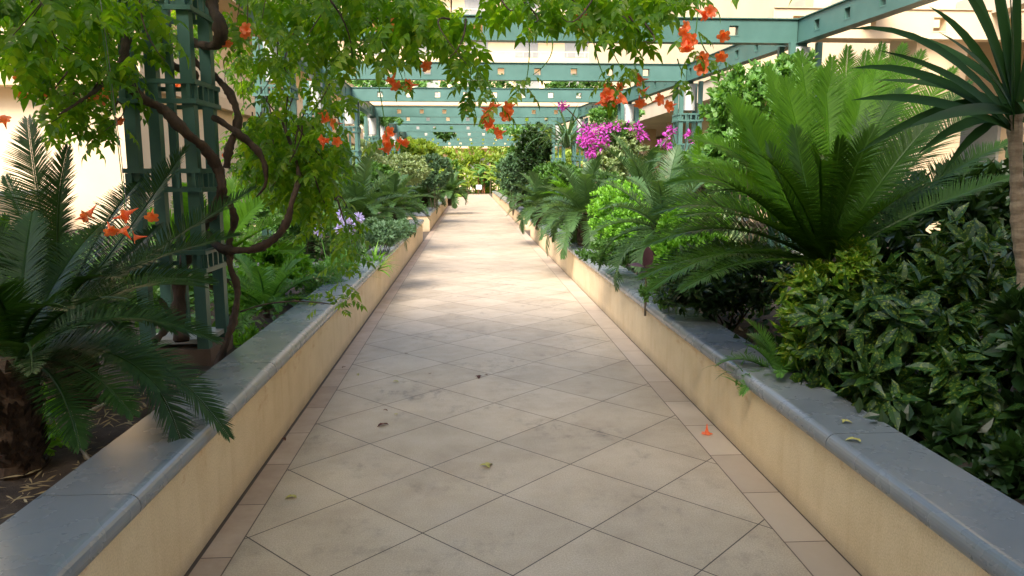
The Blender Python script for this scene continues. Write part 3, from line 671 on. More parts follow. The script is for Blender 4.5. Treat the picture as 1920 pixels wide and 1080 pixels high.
b3 = at(-30, 560, 4.6); r3 = empty('cycad', (b3[0], b3[1], .34), 'cycad at the left edge showing one bright green new frond', 'cycad'); trunk(r3, b3[0], b3[1], .34, b3[2], .11)
hero_fronds(r3, b3, [F_(0, 470, 4.6, 12, 405, 4.6, .12, 'cyc_new', (0, -1.4, .1)), F_(20, 480, 4.7, 32, 440, 4.8, .12, 'cyc_new', (0, -1.4, .1)), F_(-40, 450, 4.8, -60, 380, 5, .14, 'cyc_new', (0, -1.4, .1)),
    F_(-90, 480, 4.6, -150, 480, 4.6, .14, 'cyc_dark'), F_(-40, 500, 4.2, -60, 520, 4.0, .14, 'cyc_dark')], 70, .008)
# behind the near lattice post, lime fronds
b4 = at(400, 500, 7.4); r4 = empty('cycad', (b4[0], b4[1], .34), 'cycad with yellow-green fronds just behind the near lattice post', 'cycad'); trunk(r4, b4[0], b4[1], .34, b4[2], .15)
hero_fronds(r4, b4, [F_(470, 430, 7.0, 545, 410, 6.8, .22, 'cyc_new', (0, -1, .6)), F_(480, 460, 6.9, 565, 470, 6.7, .22, 'cyc_new', (0, -1, .6)), F_(450, 400, 7.3, 520, 355, 7.4, .22, 'cyc_new', (-.2, -1.2, .3)),
    F_(420, 390, 7.5, 450, 330, 7.7, .22, 'cyc_new', (-.1, -1.3, .2)), F_(370, 400, 7.3, 340, 350, 7.3, .22, 'cyc_new', (.1, -1.3, .2)), F_(330, 430, 7.2, 270, 400, 7.2, .22, 'cyc_new', (.2, -1, .4)),
    F_(460, 500, 6.7, 530, 535, 6.4, .22, 'cyc_new', (0, -.8, .8)), F_(330, 480, 7.0, 260, 520, 6.8, .22, 'cyc_mid', (0, -.8, .8)), F_(400, 420, 6.9, 410, 380, 6.5, .2, 'cyc_new', (0, -1.2, .3))], 60, .02)
# random cycads further down the beds: px, py crown, Y
for (px, py, Y, n, L, lab, mat, W, pr, yg) in [
    (570, 455, 9.6, 22, .95, 'cycad with brown shaggy trunk between near post and agapanthus', 'cyc_mid', .18, 44, 0),
    (672, 405, 11.6, 30, 1.0, 'wide grey-green cycad behind the lilac agapanthus', 'cyc_mid', .20, 46, 0),
    (735, 388, 15.2, 28, .85, 'grey-green cycad at the end of the front left bed', 'cyc_mid', .19, 40, 0),
    (845, 360, 30, 22, .9, 'far small cycad beside the lawn patch on the left', 'cyc_mid', .24, 26, 0),
    (795, 368, 25, 22, .8, 'cycad in the far left bed before the clipped bushes', 'cyc_mid', .22, 28, 0),
    (1098, 402, 11.4, 32, .98, 'cycad on the right with pale young centre fronds, bending over the coping', 'cyc_mid', .20, 46, 0),
    (1075, 385, 13.0, 26, .85, 'cycad with upright lime centre, right bed', 'cyc_mid', .19, 42, 10),
    (1015, 385, 16.6, 28, .85, 'cycad nearest the end of the front right bed', 'cyc_mid', .19, 40, 0),
    (1205, 362, 12.6, 26, 1.15, 'tall cycad with upswept blue-grey fronds below the bougainvillea', 'cyc_mid', .20, 44, 0),
    (1245, 430, 7.3, 24, .85, 'cycad spreading between the two round bright bushes', 'cyc_mid', .16, 56, 0),
    (1310, 350, 10.6, 20, 1.1, 'cycad with pale fronds behind the far side of the large cycad', 'cyc_mid', .18, 44, 4),
    (975, 362, 26, 20, .75, 'far cycad low in the second right bed', 'cyc_mid', .2, 26, 0)]:
    p = at(px, py, Y); cycad_random(p[0], p[1], max(p[2], .42), n, L, lab, mat, W, pr, young=yg, lw=max(.009, .0014*Y), emin=-12 if Y > 7 else 5, az0=Y)

p = at(1435, 640, 4.0); cycad_random(p[0]+.12, p[1], .42, 16, .36, 'small ferny palm seedling at the coping on the right', 'fern', .08, 50, name_='fern', lw=.006, emin=15, tr=.02)
p = at(500, 590, 6.2); cycad_random(p[0], p[1], .46, 16, .6, 'fern-like plant under the loop of vine stem', 'fern', .11, 50, name_='fern', lw=.008, emin=25, tr=.03)
# ------------------------------------------------------------------ shrubs; centre pixel, radii in px, depth
def pb(px, py, rx, ry, Y, dy=None):
    p = at(px, py, Y); s = Y/FPX; return (p[0], p[1], p[2], rx*s, (dy if dy else rx*s), ry*s)
bush('rounded bright green bush on the right, nearer the far cycads', [pb(1165, 402, 62, 58, 9.0), pb(1190, 430, 45, 45, 8.8)], 9000, 'bright', (.03, .055), group=None)
bush('bright green bush half behind the dark fronds of the large cycad', [pb(1300, 430, 62, 55, 6.6), pb(1270, 480, 45, 40, 6.4)], 7000, 'bright', (.03, .055))
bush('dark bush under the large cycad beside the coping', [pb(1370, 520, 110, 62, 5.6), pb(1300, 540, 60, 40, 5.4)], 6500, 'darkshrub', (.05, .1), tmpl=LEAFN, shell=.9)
bush('dull green low shrub beneath the grey-green fronds at the coping', [pb(1150, 475, 60, 22, 7.9), pb(1240, 545, 40, 30, 5.8)], 2500, 'mid', (.03, .06), stems=0)
bush('pale variegated clipped bush on the left', [pb(755, 318, 48, 28, 21.5)], 6000, 'grey', (.06, .1), lump=.08, shell=.3)
bush('deep green clipped bush beside the variegated one', [pb(812, 322, 34, 30, 24)], 4000, 'conifer', (.07, .12), lump=.1, shell=.3)
bush('loose yellowish bush behind the left cycads', [pb(688, 300, 38, 30, 19), pb(650, 320, 40, 30, 19)], 4500, 'grey', (.06, .11))
bush('feathery grey-green shrub spilling onto the left coping', [pb(715, 437, 50, 22, 9.9, .35), pb(752, 430, 26, 14, 10.3, .25)], 7000, 'conifer', (.03, .07), tmpl=LEAFN, shell=.8)
bush('asparagus fern spilling over the left coping', [pb(600, 522, 45, 28, 7.4, .28), pb(640, 492, 34, 16, 8.0, .2)], 7000, 'fern', (.02, .045), tmpl=LEAFN, shell=.9)
bush('light leafy shrub below the loop of vine stem', [pb(510, 500, 60, 45, 7.0), pb(450, 560, 40, 50, 6.6)], 3800, 'bright', (.05, .09), tmpl=LEAF, lump=.3, shell=.9)
bush('mid green shrub on the left behind the twisted vine', [pb(560, 420, 50, 40, 9.0), pb(500, 380, 50, 40, 9.5)], 4000, 'mid', (.05, .09), tmpl=LEAF, lump=.3)
bush('low green shrub behind the front left cycad', [pb(250, 560, 110, 50, 6.8), pb(120, 540, 90, 40, 7.2)], 5000, 'mid', (.05, .09), tmpl=LEAF, lump=.3)
bush('small lime weed beside the shaggy cycad trunk', [pb(70, 770, 40, 45, 3.3, .1), pb(95, 830, 25, 20, 3.2, .08)], 260, 'bright', (.03, .055), tmpl=LEAF, stems=3)
bush('leafy weed at the coping beside the near lattice post', [pb(460, 645, 22, 22, 5.3, .12)], 240, 'bright', (.05, .09), tmpl=LEAFN, stems=2)
bush('spotted aucuba with gold-dusted leaves hanging over the right coping', [pb(1580, 640, 85, 105, 3.7), pb(1690, 620, 110, 150, 3.6), pb(1800, 560, 120, 150, 3.9), pb(1840, 740, 120, 110, 3.2), pb(1660, 730, 55, 45, 3.3)], 4200, 'aucuba', (.06, .15), name='aucuba_bush', tmpl=leaf_t(.42, rows=((0, .1), (.3, .9), (.62, .85), (1, .03)), droop=.25), up=-.25, shell=.8, stems=9, lump=.28)
bush('aucuba shoots with yellow speckled young leaves under the large cycad', [pb(1525, 550, 60, 50, 4.0), pb(1500, 620, 45, 60, 3.9), pb(1600, 500, 50, 40, 4.1)], 1300, 'aucuba_young', (.06, .11), name='aucuba_bush', tmpl=leaf_t(.4, droop=.2), up=.1, shell=.9, stems=4)
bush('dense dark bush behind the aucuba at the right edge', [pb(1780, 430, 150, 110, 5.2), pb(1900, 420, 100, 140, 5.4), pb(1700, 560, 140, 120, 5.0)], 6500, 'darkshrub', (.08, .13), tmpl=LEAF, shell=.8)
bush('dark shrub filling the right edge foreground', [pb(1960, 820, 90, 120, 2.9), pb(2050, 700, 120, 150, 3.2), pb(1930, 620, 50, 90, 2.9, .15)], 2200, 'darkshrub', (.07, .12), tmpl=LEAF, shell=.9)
bush('bright creeper mounded over the right lattice post', [pb(1420, 190, 85, 65, 9.4, .5), pb(1370, 235, 45, 90, 9.5, .4), pb(1480, 150, 60, 45, 9.4, .4), pb(1345, 300, 25, 70, 9.6, .3)], 9000, 'creeper', (.06, .11), name='creeper', cat='creeper', tmpl=LEAF, lump=.25, shell=.8)
bush('variegated shrub under the magenta bougainvillea', [pb(1165, 280, 42, 48, 14.6), pb(1140, 310, 40, 30, 14.4)], 4500, 'grey', (.06, .11), tmpl=LEAF, lump=.25)
bush('dark creeper wrapped round the fourth right lattice post', [pb(1003, 285, 30, 45, 22.0, .45)], 3200, 'darkshrub', (.09, .15), name='creeper', cat='creeper')
bush('blue-green shrub at the start of the far right bed', [pb(962, 325, 28, 34, 23)], 3600, 'conifer', (.08, .13))
bush('soft green bush on the right before the dark creeper', [pb(1045, 330, 45, 22, 19)], 3200, 'mid', (.07, .12))
bush('leafy green bush at the foot of the second right lattice post', [pb(1120, 345, 50, 22, 14)], 3000, 'mid', (.05, .1))
bush('tangled shrub at the foot of the lattice post behind the large cycad', [pb(1330, 330, 80, 50, 11.5), pb(1420, 340, 70, 60, 10)], 5200, 'creeper', (.06, .1))
for k, (px, py, rx, ry, Y, mt) in enumerate([(700, 340, 40, 30, 17, 'mid'), (620, 345, 45, 50, 12.5, 'mid'), (780, 290, 40, 24, 32, 'banana'), (730, 275, 30, 18, 34, 'mid'), (980, 300, 25, 28, 30, 'mid'), (1010, 250, 40, 22, 33, 'banana')]):
    bush(['green bush filling behind the left cycads', 'green shrub at the foot of the second left lattice post', 'yellow-green bush at the far end of the left bed', 'tall green bush far down the left bed', 'green bush far down the right bed', 'tall yellow-green bush beyond the right beams'][k], [pb(px, py, rx, ry, Y)], 2600, mt, (.006*Y, .009*Y))
# vines draping the far beams
bush('vine tuft hanging from the far crossbeams', [pb(832, 248, 20, 14, 33)], 700, 'mid', (.12, .2), name='hanging_vine', cat='vine', base=3.0, stems=0)
for k, (px, py, rx, Y, lab) in enumerate([(900, 158, 90, 20, 'thin vine lying over the fourth crossbeam'), (720, 158, 70, 21, 'leafy vine on top of the third and fourth crossbeams, left'), (1080, 160, 60, 20, 'leafy vine on top of the third and fourth crossbeams, right'), (960, 240, 60, 28, 'straggling vine across the far crossbeams'),
    (700, 225, 50, 24, 'vine over the left ends of the far crossbeams'), (1150, 215, 50, 19, 'vine over the right side beam by the bougainvillea')]):
    bush(lab, [pb(px, py, rx, 12, Y, .8)], 900, 'creeper' if k % 2 else 'mid', (.09, .16), name='beam_vine', cat='vine', base=2.9, stems=0)
bush('low dark leafy plants along the right coping in the foreground', [pb(1800, 850, 60, 60, 2.9), pb(1900, 900, 60, 70, 2.6), pb(1990, 960, 60, 80, 2.5), pb(1720, 780, 50, 40, 3.2)], 1500, 'darkshrub', (.06, .11), tmpl=LEAF, shell=.9, up=0)
# bougainvillea
r = bush('bougainvillea with magenta blossom beside the right pergola', [pb(1120, 262, 40, 34, 14.8, .5), pb(1165, 245, 40, 20, 14.6, .4)], 1500, 'mid', (.05, .09), name='bougainvillea', cat='flowering climber', stems=4)
def bracts(root, blobs, n, name='blossom'):
    m = MB()
    for b in blobs:
        P, d = ellipsoid_pts(n, b[:3], b[3:6], .9); P = P+rng.normal(0, .02, (n, 3))
        V, F = place(SMALL, P, norm(d+rdir(n)), rdir(n), rng.uniform(.045, .075, n)); m.add(V, F)
    return m.build(name, M['magenta'], root)
bracts(r, [pb(1105, 245, 20, 16, 14.3, .2), pb(1125, 268, 22, 14, 14.2, .2), pb(1108, 288, 10, 10, 14.2, .15), pb(1095, 265, 12, 8, 14.2, .15), pb(1145, 238, 22, 7, 14.3, .15), pb(1118, 255, 26, 20, 14.3, .2)], 115)
bracts(r, [pb(1055, 198, 7, 6, 14.5, .1), pb(1190, 238, 18, 7, 14.2, .1), pb(1205, 255, 9, 7, 14.2, .1)], 60)
m = MB()
for a, c in (((1120, 290, 14.6), (1055, 198, 14.5)), ((1130, 300, 14.6), (1100, 240, 14.4)), ((1150, 300, 14.6), (1205, 250, 14.2))):
    p, q = at(*a), at(*c); m.tube(bez(p, (p+q)/2+A([0, 0, .25]), q, 7), .012, 5)
m.build('stems', M['stem'], r)
r = empty('bougainvillea', tuple(at(1270, 400, 13.0)*A([1, 1, 0])+A([0, 0, .34])), 'sparse magenta sprays in front of the right lattice post', 'flowering climber')
p0 = at(1275, 330, 13.2); m = MB()
for c in ((1237, 270), (1250, 258), (1259, 243), (1292, 250), (1300, 262), (1232, 272)):
    q = at(c[0], c[1], 13.0); m.tube(bez(p0, (p0+q)/2+A([0, 0, .2]), q, 7), .008, 5)
m.tube([A([p0[0], p0[1], .34]), p0], .015, 6); m.build('stems', M['stem'], r)
bracts(r, [pb(1238, 270, 7, 5, 13.0, .06), pb(1250, 258, 7, 5, 13.0, .06), pb(1259, 243, 7, 4, 13.0, .06), pb(1291, 251, 6, 4, 13.0, .06), pb(1300, 262, 5, 3, 13.0, .06), pb(1256, 274, 5, 3, 13, .06)], 26)
# strap plants
pf = lambda t: np.clip((1.02-t)/.6, .05, 1)*np.minimum(1, t*2.5+.45)
p = at(1062, 300, 15.6); strap_clump('drooping strap-leaved plant beside the bougainvillea', p[0], p[1], p[2]+.25, 70, 1.15, .055, 'conifer', emin=30, droop=130, cat='plant', zb=.34)
p = at(1255, 370, 9.8); strap_clump('dry straw-coloured palm leaves behind the bright bush', p[0], p[1], .4, 40, .75, .05, 'dry', emin=20, droop=25, name='fan_plant')
p = at(1345, 395, 8.6); strap_clump('pale striped strap leaves behind the large cycad', p[0], p[1], .4, 46, .8, .045, 'grey', emin=35, droop=25, name='flax_plant')
p = at(1405, 600, 4.0); strap_clump('green spider plant at the right coping', p[0], p[1], .37, 24, .22, .016, 'fern', emin=25, droop=90, name='spider_plant')
p = at(1345, 590, 4.3); strap_clump('small grassy plant touching the right coping', p[0]+.14, p[1], .37, 26, .22, .012, 'mid', emin=15, droop=90, name='grassy_plant')
p = at(700, 460, 9.2); strap_clump('low strap leaves around the agapanthus', p[0], p[1], .37, 60, .42, .028, 'bright', emin=15, droop=90, name='agapanthus_leaves')
p = at(660, 480, 8.4); strap_clump('second tuft of strap leaves before the agapanthus', p[0], p[1], .37, 40, .32, .024, 'fern', emin=15, droop=90, name='agapanthus_leaves')
# agapanthus heads
def agap(px, py, Y, label):
    p = at(px, py, Y); root = empty('agapanthus', (p[0]+.1, p[1]-.1, .36), label, 'flower', 'lilac agapanthus flowers')
    MB().tube(bez(A([p[0]+.14, p[1]-.1, .36]), A([p[0]+.04, p[1], (p[2]+.36)/2]), p, 6), .006, 6).build('stalk', M['fern'], root)
    n = 90; d = rdir(n); V, F = place(leaf_t(.35), p+d*.02, d, rdir(n), rng.uniform(.05, .075, n)); mesh('flower_head', V, F, M['lilac'], root)
agap(638, 405, 9.0, 'agapanthus with the highest lilac head'); agap(655, 418, 8.9, 'full lilac agapanthus head in the middle'); agap(640, 428, 8.7, 'lilac agapanthus head below the highest one')
agap(672, 409, 9.4, 'small lilac agapanthus head on the right'); agap(600, 432, 8.6, 'lone lilac agapanthus head on the left, nearest the vine'); agap(661, 427, 9.1, 'low lilac agapanthus head right of the middle')
# purple-leaved plant
p = at(1212, 505, 6.2); r = empty('purple_leaved_plant', (p[0], p[1], .36), 'plant with broad purple-brown leaves at the right coping', 'plant')
P_ = np.array([p+A(v) for v in ((0, 0, 0), (-.02, 0, .02), (.02, -.01, .0), (0, .02, -.02), (.01, 0, -.04))]); D_ = A([(0.05, -.1, 1), (-1, -.1, .25), (.5, -.3, .4), (-.6, -.5, -.2), (.2, -.6, .3)])
V, F = place(leaf_t(.55, rows=((0, .15), (.2, .75), (.45, 1), (.75, .8), (1, .05)), fold=.3), P_, D_, A([(0.3, -1, .1), (0, -.4, 1), (0, -.4, 1), (0, -.3, 1), (0, -.3, 1)]), A([.2, .13, .1, .09, .08])); mesh('leaves', V, F, M['purple'], r, True)
MB().tube([A([p[0], p[1], .36]), p], .01, 6).build('stem', M['stem'], r)
# low rim of earth beside it is covered by ground plants
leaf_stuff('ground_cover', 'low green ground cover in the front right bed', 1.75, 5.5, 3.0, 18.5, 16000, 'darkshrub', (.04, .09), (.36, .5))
leaf_stuff('ground_cover', 'bright low ground cover scattered along the right bed', 1.8, 5.5, 5.5, 18.5, 7000, 'mid', (.04, .09), (.38, .6))
leaf_stuff('ground_cover', 'low green ground cover in the front left bed', -7, -1.4, 5.2, 17.2, 18000, 'mid', (.04, .09), (.36, .55))
leaf_stuff('ground_cover', 'low plants covering the far left bed', -7, -1.4, 21.3, 50, 22000, 'mid', (.09, .17), (.36, .7))
leaf_stuff('ground_cover', 'low plants covering the far right bed', 1.8, 7, 21.6, 50, 20000, 'mid', (.09, .17), (.36, .7))
# yucca at the right edge
h = at(1902, 215, 3.1); r = empty('yucca', (2.42, 3.1, .34), 'slender yucca at the right edge with long dark sword leaves', 'yucca')
foot = at(1925, 640, 3.1); Pt = [A([foot[0]+.02, 3.1, .34]), at(1922, 520, 3.1), at(1908, 420, 3.1), at(1906, 330, 3.1), h]
tt = np.linspace(0, 1, 30); Pt = A(Pt); Pi = np.stack([np.interp(tt*4, range(5), Pt[:, k]) for k in range(3)], 1)
MB().tube(Pi, np.where(np.arange(30) % 2, .031, .027)*np.interp(tt, [0, .8, 1], [1.1, .85, 1.1]), 12).build('trunk', M['yutrunk'], r)
wp = np.array([.5, .75, .95, 1, .95, .82, .62, .36, .03])
yl = [(1750, 30, 2.9, 1588, 55, 2.8), (1740, 110, 3.0, 1596, 128, 3.0), (1740, 165, 2.8, 1596, 188, 2.8), (1760, 180, 3.0, 1605, 290, 3.0), (1830, 60, 3.0, 1742, 12, 3.1), (1860, 40, 3.0, 1770, -70, 3.0),
      (1880, 40, 3.0, 1850, -110, 3.1), (1905, 30, 3.0, 1905, -120, 3.0), (1940, 60, 3.0, 1960, -100, 3.0), (1980, 100, 3.0, 2080, 0, 3.1), (2000, 180, 3.0, 2150, 180, 3.0), (2000, 260, 3.0, 2100, 360, 3.0),
      (1800, 90, 3.3, 1690, 60, 3.6), (1800, 150, 3.3, 1640, 150, 3.5), (1820, 190, 2.6, 1700, 240, 2.3), (1860, 120, 2.7, 1760, 60, 2.3), (1900, 90, 2.7, 1890, -60, 2.4), (1820, 200, 3.3, 1720, 290, 3.4),
      (1810, 130, 2.9, 1650, 95, 2.9), (1840, 210, 3.3, 1765, 330, 3.3), (1950, 230, 2.8, 2000, 330, 2.6), (1850, 30, 3.2, 1800, -80, 3.3), (1890, 60, 3.2, 1870, -60, 3.4)]
for (cx, cy, cY, tx, ty, tY) in yl:
    P = bez(h+A([0, 0, rng.uniform(-.07, .07)]), at(cx, cy, cY), at(tx, ty, tY), 9); V, F = ribbon(P, rng.uniform(.042, .054)*wp, (0, -1.3, .6), .3); mesh('sword_leaf', V, F, M['yucca'], r, True)

# ------------------------------------------------------------------ far planting
hd = bush('tall mixed hedge closing off the end of the path', [(x, 66+rng.uniform(-.6, .6), rng.uniform(1.2, 2.4), 2.2, 1.2, rng.uniform(2.2, 3.4)) for x in np.arange(-11, 15, 1.9)], 26000, 'banana', (.22, .45), name='hedge', cat='hedge', tmpl=LEAF, base=0, stems=9, lump=.3, shell=.7)
bp = lambda t: np.sin(np.clip(t*.93+.07, 0, 1)*math.pi)**.6+.03
xs = np.linspace(-8.6, 9.5, 20)
for i, x in enumerate(xs):
    y = 62.3+rng.uniform(-.5, 1.2); H = rng.uniform(2.3, 4.3)
    cen = abs(x-.4)
    red = i % 3 == 1; words = 'first second third fourth fifth sixth seventh eighth ninth tenth'.split(); side = 'left' if i < 10 else 'right'; q_ = words[i if i < 10 else 19-i]
    root = empty('tropical_plant', (x, y, 0), f"{'tall' if H > 3.3 else 'short'} {'yellow-green' if i % 2 else 'mid green'} plant with {'red' if red else 'brown'} stems closing the path, {q_} from the {side}", 'plant', 'tropical plants at the end of the path')
    m = MB(); ml = MB()
    for s in range(rng.integers(3, 6)):
        b = A([x+rng.normal(0, .25), y+rng.normal(0, .2), 0]); t = b+A([rng.normal(0, .3), rng.normal(0, .2), H*rng.uniform(.45, .75)]); m.tube(bez(b, (b+t)/2, t, 5), np.linspace(.05, .03, 5), 6)
        for k in range(7):
            az = rng.uniform(0, 6.28); L = rng.uniform(.8, 1.5); el = R(rng.uniform(25, 85)); P = [t-A([0, 0, rng.uniform(0, H*.35)])]
            for j in range(6):
                e = el-R(80)*((j+.5)/6)**1.5; P.append(P[-1]+L/6*A([math.cos(az)*math.cos(e), math.sin(az)*math.cos(e), math.sin(e)]))
            V, F = ribbon(P, .26*bp(np.linspace(0, 1, 7)), (0, -.5, 1), .2); ml.add(V, F)
    m.build('stems', M['redstem' if red else 'stem'], root); ml.build('leaves', M['banana' if i % 2 else 'mid'], root)
for nm, x0, x1, y0, y1 in (('left', -2.2, -.35, 53.5, 60.5), ('right', 2.35, 4.2, 53.5, 60.5)):
    root = tag(sheet('lawn', x0, x1, y0, y1, .06, M['grass'], 30, 30, .02), kind='structure')
for lab, xa, Y in (('lime fan palm beside the right lawn patch', 2.7, 58.5), ('lime fan palm beside the left lawn patch', -2.6, 59.5)):
    strap_clump(lab, xa, Y, .3, 60, 1.5, .09, 'banana', name='fan_palm', cat='palm', emin=10, droop=60, zb=0)
p = at(898, 352, 59.5); r = empty('plant_sign', (p[0], p[1], 0), 'small white sign on a stake at the end of the path', 'sign')
MB().box(p[0]-.22, p[0]+.22, p[1], p[1]+.03, p[2]-.12, p[2]+.22).build('panel', M['sign'], r); MB().box(p[0]-.025, p[0]+.025, p[1]+.032, p[1]+.06, 0, p[2]+.1).build('stake', M['stem'], r)
# ------------------------------------------------------------------ trumpet vine
vr = empty('trumpet_vine', (XLs[4.95]+.3, 4.7, .36), 'trumpet vine with twisted brown stems climbing the near lattice post and hanging across the top', 'vine')
m = MB()
def stem(pts, r, smooth=8):
    P = A([at(q[0], q[1], q[2]*.85) for q in pts]); r = [v*.72 for v in r]; n = len(P); t = np.linspace(0, n-1, n*smooth)
    Q = []
    for u in t:       # Catmull-Rom
        i = min(int(u), n-2); f = u-i; p0, p1, p2, p3 = P[max(i-1, 0)], P[i], P[i+1], P[min(i+2, n-1)]
        Q.append(.5*((2*p1)+(-p0+p2)*f+(2*p0-5*p1+4*p2-p3)*f*f+(-p0+3*p1-3*p2+p3)*f**3))
    Q = A(Q); r = np.interp(np.linspace(0, 1, len(Q)), np.linspace(0, 1, len(r)), r); r = r*(1+.18*np.sin(np.linspace(0, 31, len(Q)))); m.tube(Q, r, 9, .2)
stem([(405, 700, 5.35), (425, 640, 5.4), (440, 590, 5.5), (445, 540, 5.6), (432, 500, 5.6), (430, 450, 5.7), (440, 410, 5.6), (425, 370, 5.5)], (.035, .03, .028, .03))
stem([(240, 60, 5.4), (232, 110, 5.3), (238, 150, 5.3), (265, 182, 5.3), (305, 205, 5.4), (345, 245, 5.4), (380, 275, 5.5), (408, 315, 5.6), (416, 360, 5.6), (400, 400, 5.9), (380, 430, 6.2)], (.03, .04, .045, .045))
stem([(400, -40, 5.6), (398, 10, 5.55), (412, 45, 5.5), (405, 85, 5.6), (360, 80, 6.2), (310, 70, 6.2), (290, 95, 6.1), (330, 125, 6.0), (365, 140, 5.9), (350, 165, 5.9)], (.05, .05, .035, .04, .03))
stem([(350, 100, 6.2), (375, 125, 6.2), (410, 150, 6.1), (438, 190, 6.0), (446, 235, 5.9), (430, 275, 5.8), (425, 315, 5.8)], (.03, .035, .035))
stem([(400, 220, 5.9), (440, 245, 5.8), (475, 275, 5.8), (495, 305, 5.8), (498, 345, 5.8), (480, 370, 5.8)], (.025, .035, .022, .004))
stem([(530, 230, 6.2), (552, 290, 6.0), (560, 335, 5.8), (548, 375, 5.6), (540, 410, 5.6), (522, 440, 5.6), (490, 463, 5.6), (450, 470, 5.6), (412, 464, 5.7), (390, 440, 5.9)], (.012, .02, .028, .035, .035, .04))
stem([(340, 640, 5.5), (335, 560, 5.6), (350, 480, 5.7), (375, 440, 5.9)], (.06, .05, .035))
stem([(290, 640, 5.2), (320, 600, 5.4), (300, 560, 5.4)], (.03, .02))
stem([(232, 110, 5.3), (190, 160, 5.0), (150, 190, 4.7), (110, 215, 4.5)], (.02, .014, .006))
stem([(450, 585, 5.5), (500, 570, 5.3), (560, 565, 5.0), (620, 570, 4.7)], (.007, .006, .004))
for y in np.linspace(2.2, 5.8, 7):   # woody canes overhead carrying the hanging growth
    x = -3.4; P = []
    for k in range(12): P.append([x+k*.58, y+.25*math.sin(k*1.3+y*3), 3.1+.12*math.sin(k*2.1+y)])
    m.tube(P, .018, 6, .1)
TW = True
def twigs(mass):
    for (cx, cy, rx, ry, n, y0, y1) in mass:
        for _ in range(max(2, n//22)):
            Y = rng.uniform(y0, y1); a = at(cx+rng.uniform(-1, 1)*rx*.7, cy-ry-50, Y); c = at(cx+rng.uniform(-1, 1)*rx, cy+rng.uniform(-.2, .9)*ry-30, Y+rng.normal(0, .2))
            m.tube(bez(a, (a+c)/2+rng.normal(0, .09, 3), c, 8), np.linspace(.006, .002, 8), 4)

# leaf masses: px ellipse, count, depth range
mass = [(70, 40, 150, 80, 330, 3.6, 5.4), (190, 90, 130, 90, 340, 3.9, 5.6), (60, 130, 60, 40, 30, 3.8, 4.6), (150, 215, 90, 40, 60, 4.0, 4.8), (215, 190, 50, 60, 60, 4.2, 5.2), (190, 270, 50, 30, 26, 4.2, 5.0), (90, 180, 50, 18, 16, 3.8, 4.4), (120, 250, 60, 26, 24, 4.0, 4.6),
        (230, 20, 60, 50, 70, 4.6, 5.5), (350, 80, 70, 90, 90, 6.2, 6.9), (490, 60, 75, 100, 150, 4.9, 6.0), (560, 60, 80, 80, 120, 4.2, 5.8), (520, 170, 50, 60, 60, 5.2, 6.4), (455, 180, 30, 60, 40, 6.0, 6.6),
        (530, 290, 80, 60, 170, 5.0, 6.3), (570, 350, 60, 65, 150, 4.9, 6.0), (490, 330, 55, 70, 130, 6.0, 6.6), (615, 330, 40, 60, 60, 4.8, 5.6), (590, 420, 40, 50, 38, 4.8, 5.6), (640, 460, 26, 36, 16, 4.6, 5.0), (610, 230, 45, 45, 34, 5.0, 6.0), (600, 170, 40, 40, 22, 5, 6), (540, 400, 40, 30, 26, 5.2, 6.2),
        (690, 30, 130, 45, 210, 4.0, 5.6), (800, 70, 90, 45, 130, 3.8, 5.0), (860, 120, 34, 34, 26, 3.7, 4.3), (630, 100, 60, 50, 66, 4.0, 5.2), (730, 110, 50, 30, 34, 3.8, 4.6), (950, 30, 50, 26, 36, 4.0, 5.0), (1060, 35, 110, 36, 130, 3.8, 5.0), (1180, 45, 80, 38, 90, 3.7, 4.8), (1120, 85, 60, 20, 26, 3.8, 4.4), (1270, 15, 50, 26, 34, 3.7, 4.6), (1190, 100, 20, 20, 8, 3.8, 4.2), (990, 75, 20, 20, 8, 3.8, 4.2), (60, 90, 110, 60, 60, 3.4, 4.4)]
twigs(mass); m.build('woody_stems', M['bark'], vr)
PP, DD, NN = [], [], []
for (cx, cy, rx, ry, n, y0, y1) in mass:
    n = int(n*(.66 if cx < 330 else 1.15 if cy > 250 else .8))
    for _ in range(n):
        a, q = rng.uniform(0, 6.28), rng.uniform(0, 1)**.6; Y = rng.uniform(y0, y1)
        PP.append(at(cx+rx*q*math.cos(a), cy+ry*q*math.sin(a)-38, Y))
n = len(PP); a = rng.uniform(0, 6.28, n); dz = rng.uniform(-1.5, -.1, n)
DD = norm(np.stack([np.cos(a), np.sin(a), dz], 1)); NN = norm(np.stack([np.cos(a)*.6, np.sin(a)*.6, np.ones(n)], 1)+rng.normal(0, .3, (n, 3)))
S = rng.uniform(.095, .17, n); V1, F1 = place(PINN, A(PP), DD, NN, S)
# leaf canopy added out of view over the viewer, to shade the foreground
n = 1700; P = np.stack([rng.uniform(-4.6, 3.8, n), rng.uniform(-.8, 5.2, n), rng.uniform(2.8, 3.6, n)], 1); k_ = rng.uniform(0, 1, n) < .3; P[k_, 0] = rng.uniform(-4.8, -.6, k_.sum()); P[k_, 1] = rng.uniform(1.5, 6.5, k_.sum()); P[k_, 2] += .25; P[:, 2] = np.maximum(P[:, 2], 1.55+.262*P[:, 1])
a = rng.uniform(0, 6.28, n); V2, F2 = place(PINN, P, np.stack([np.cos(a), np.sin(a), rng.uniform(-.8, .1, n)], 1), norm(rng.normal(0, .3, (n, 3))+A([0, 0, 1])), rng.uniform(.2, .3, n))
vb = MB(); vb.add(V1, F1); vb.add(V2, F2); vb.build('foliage', M['vine'], vr)
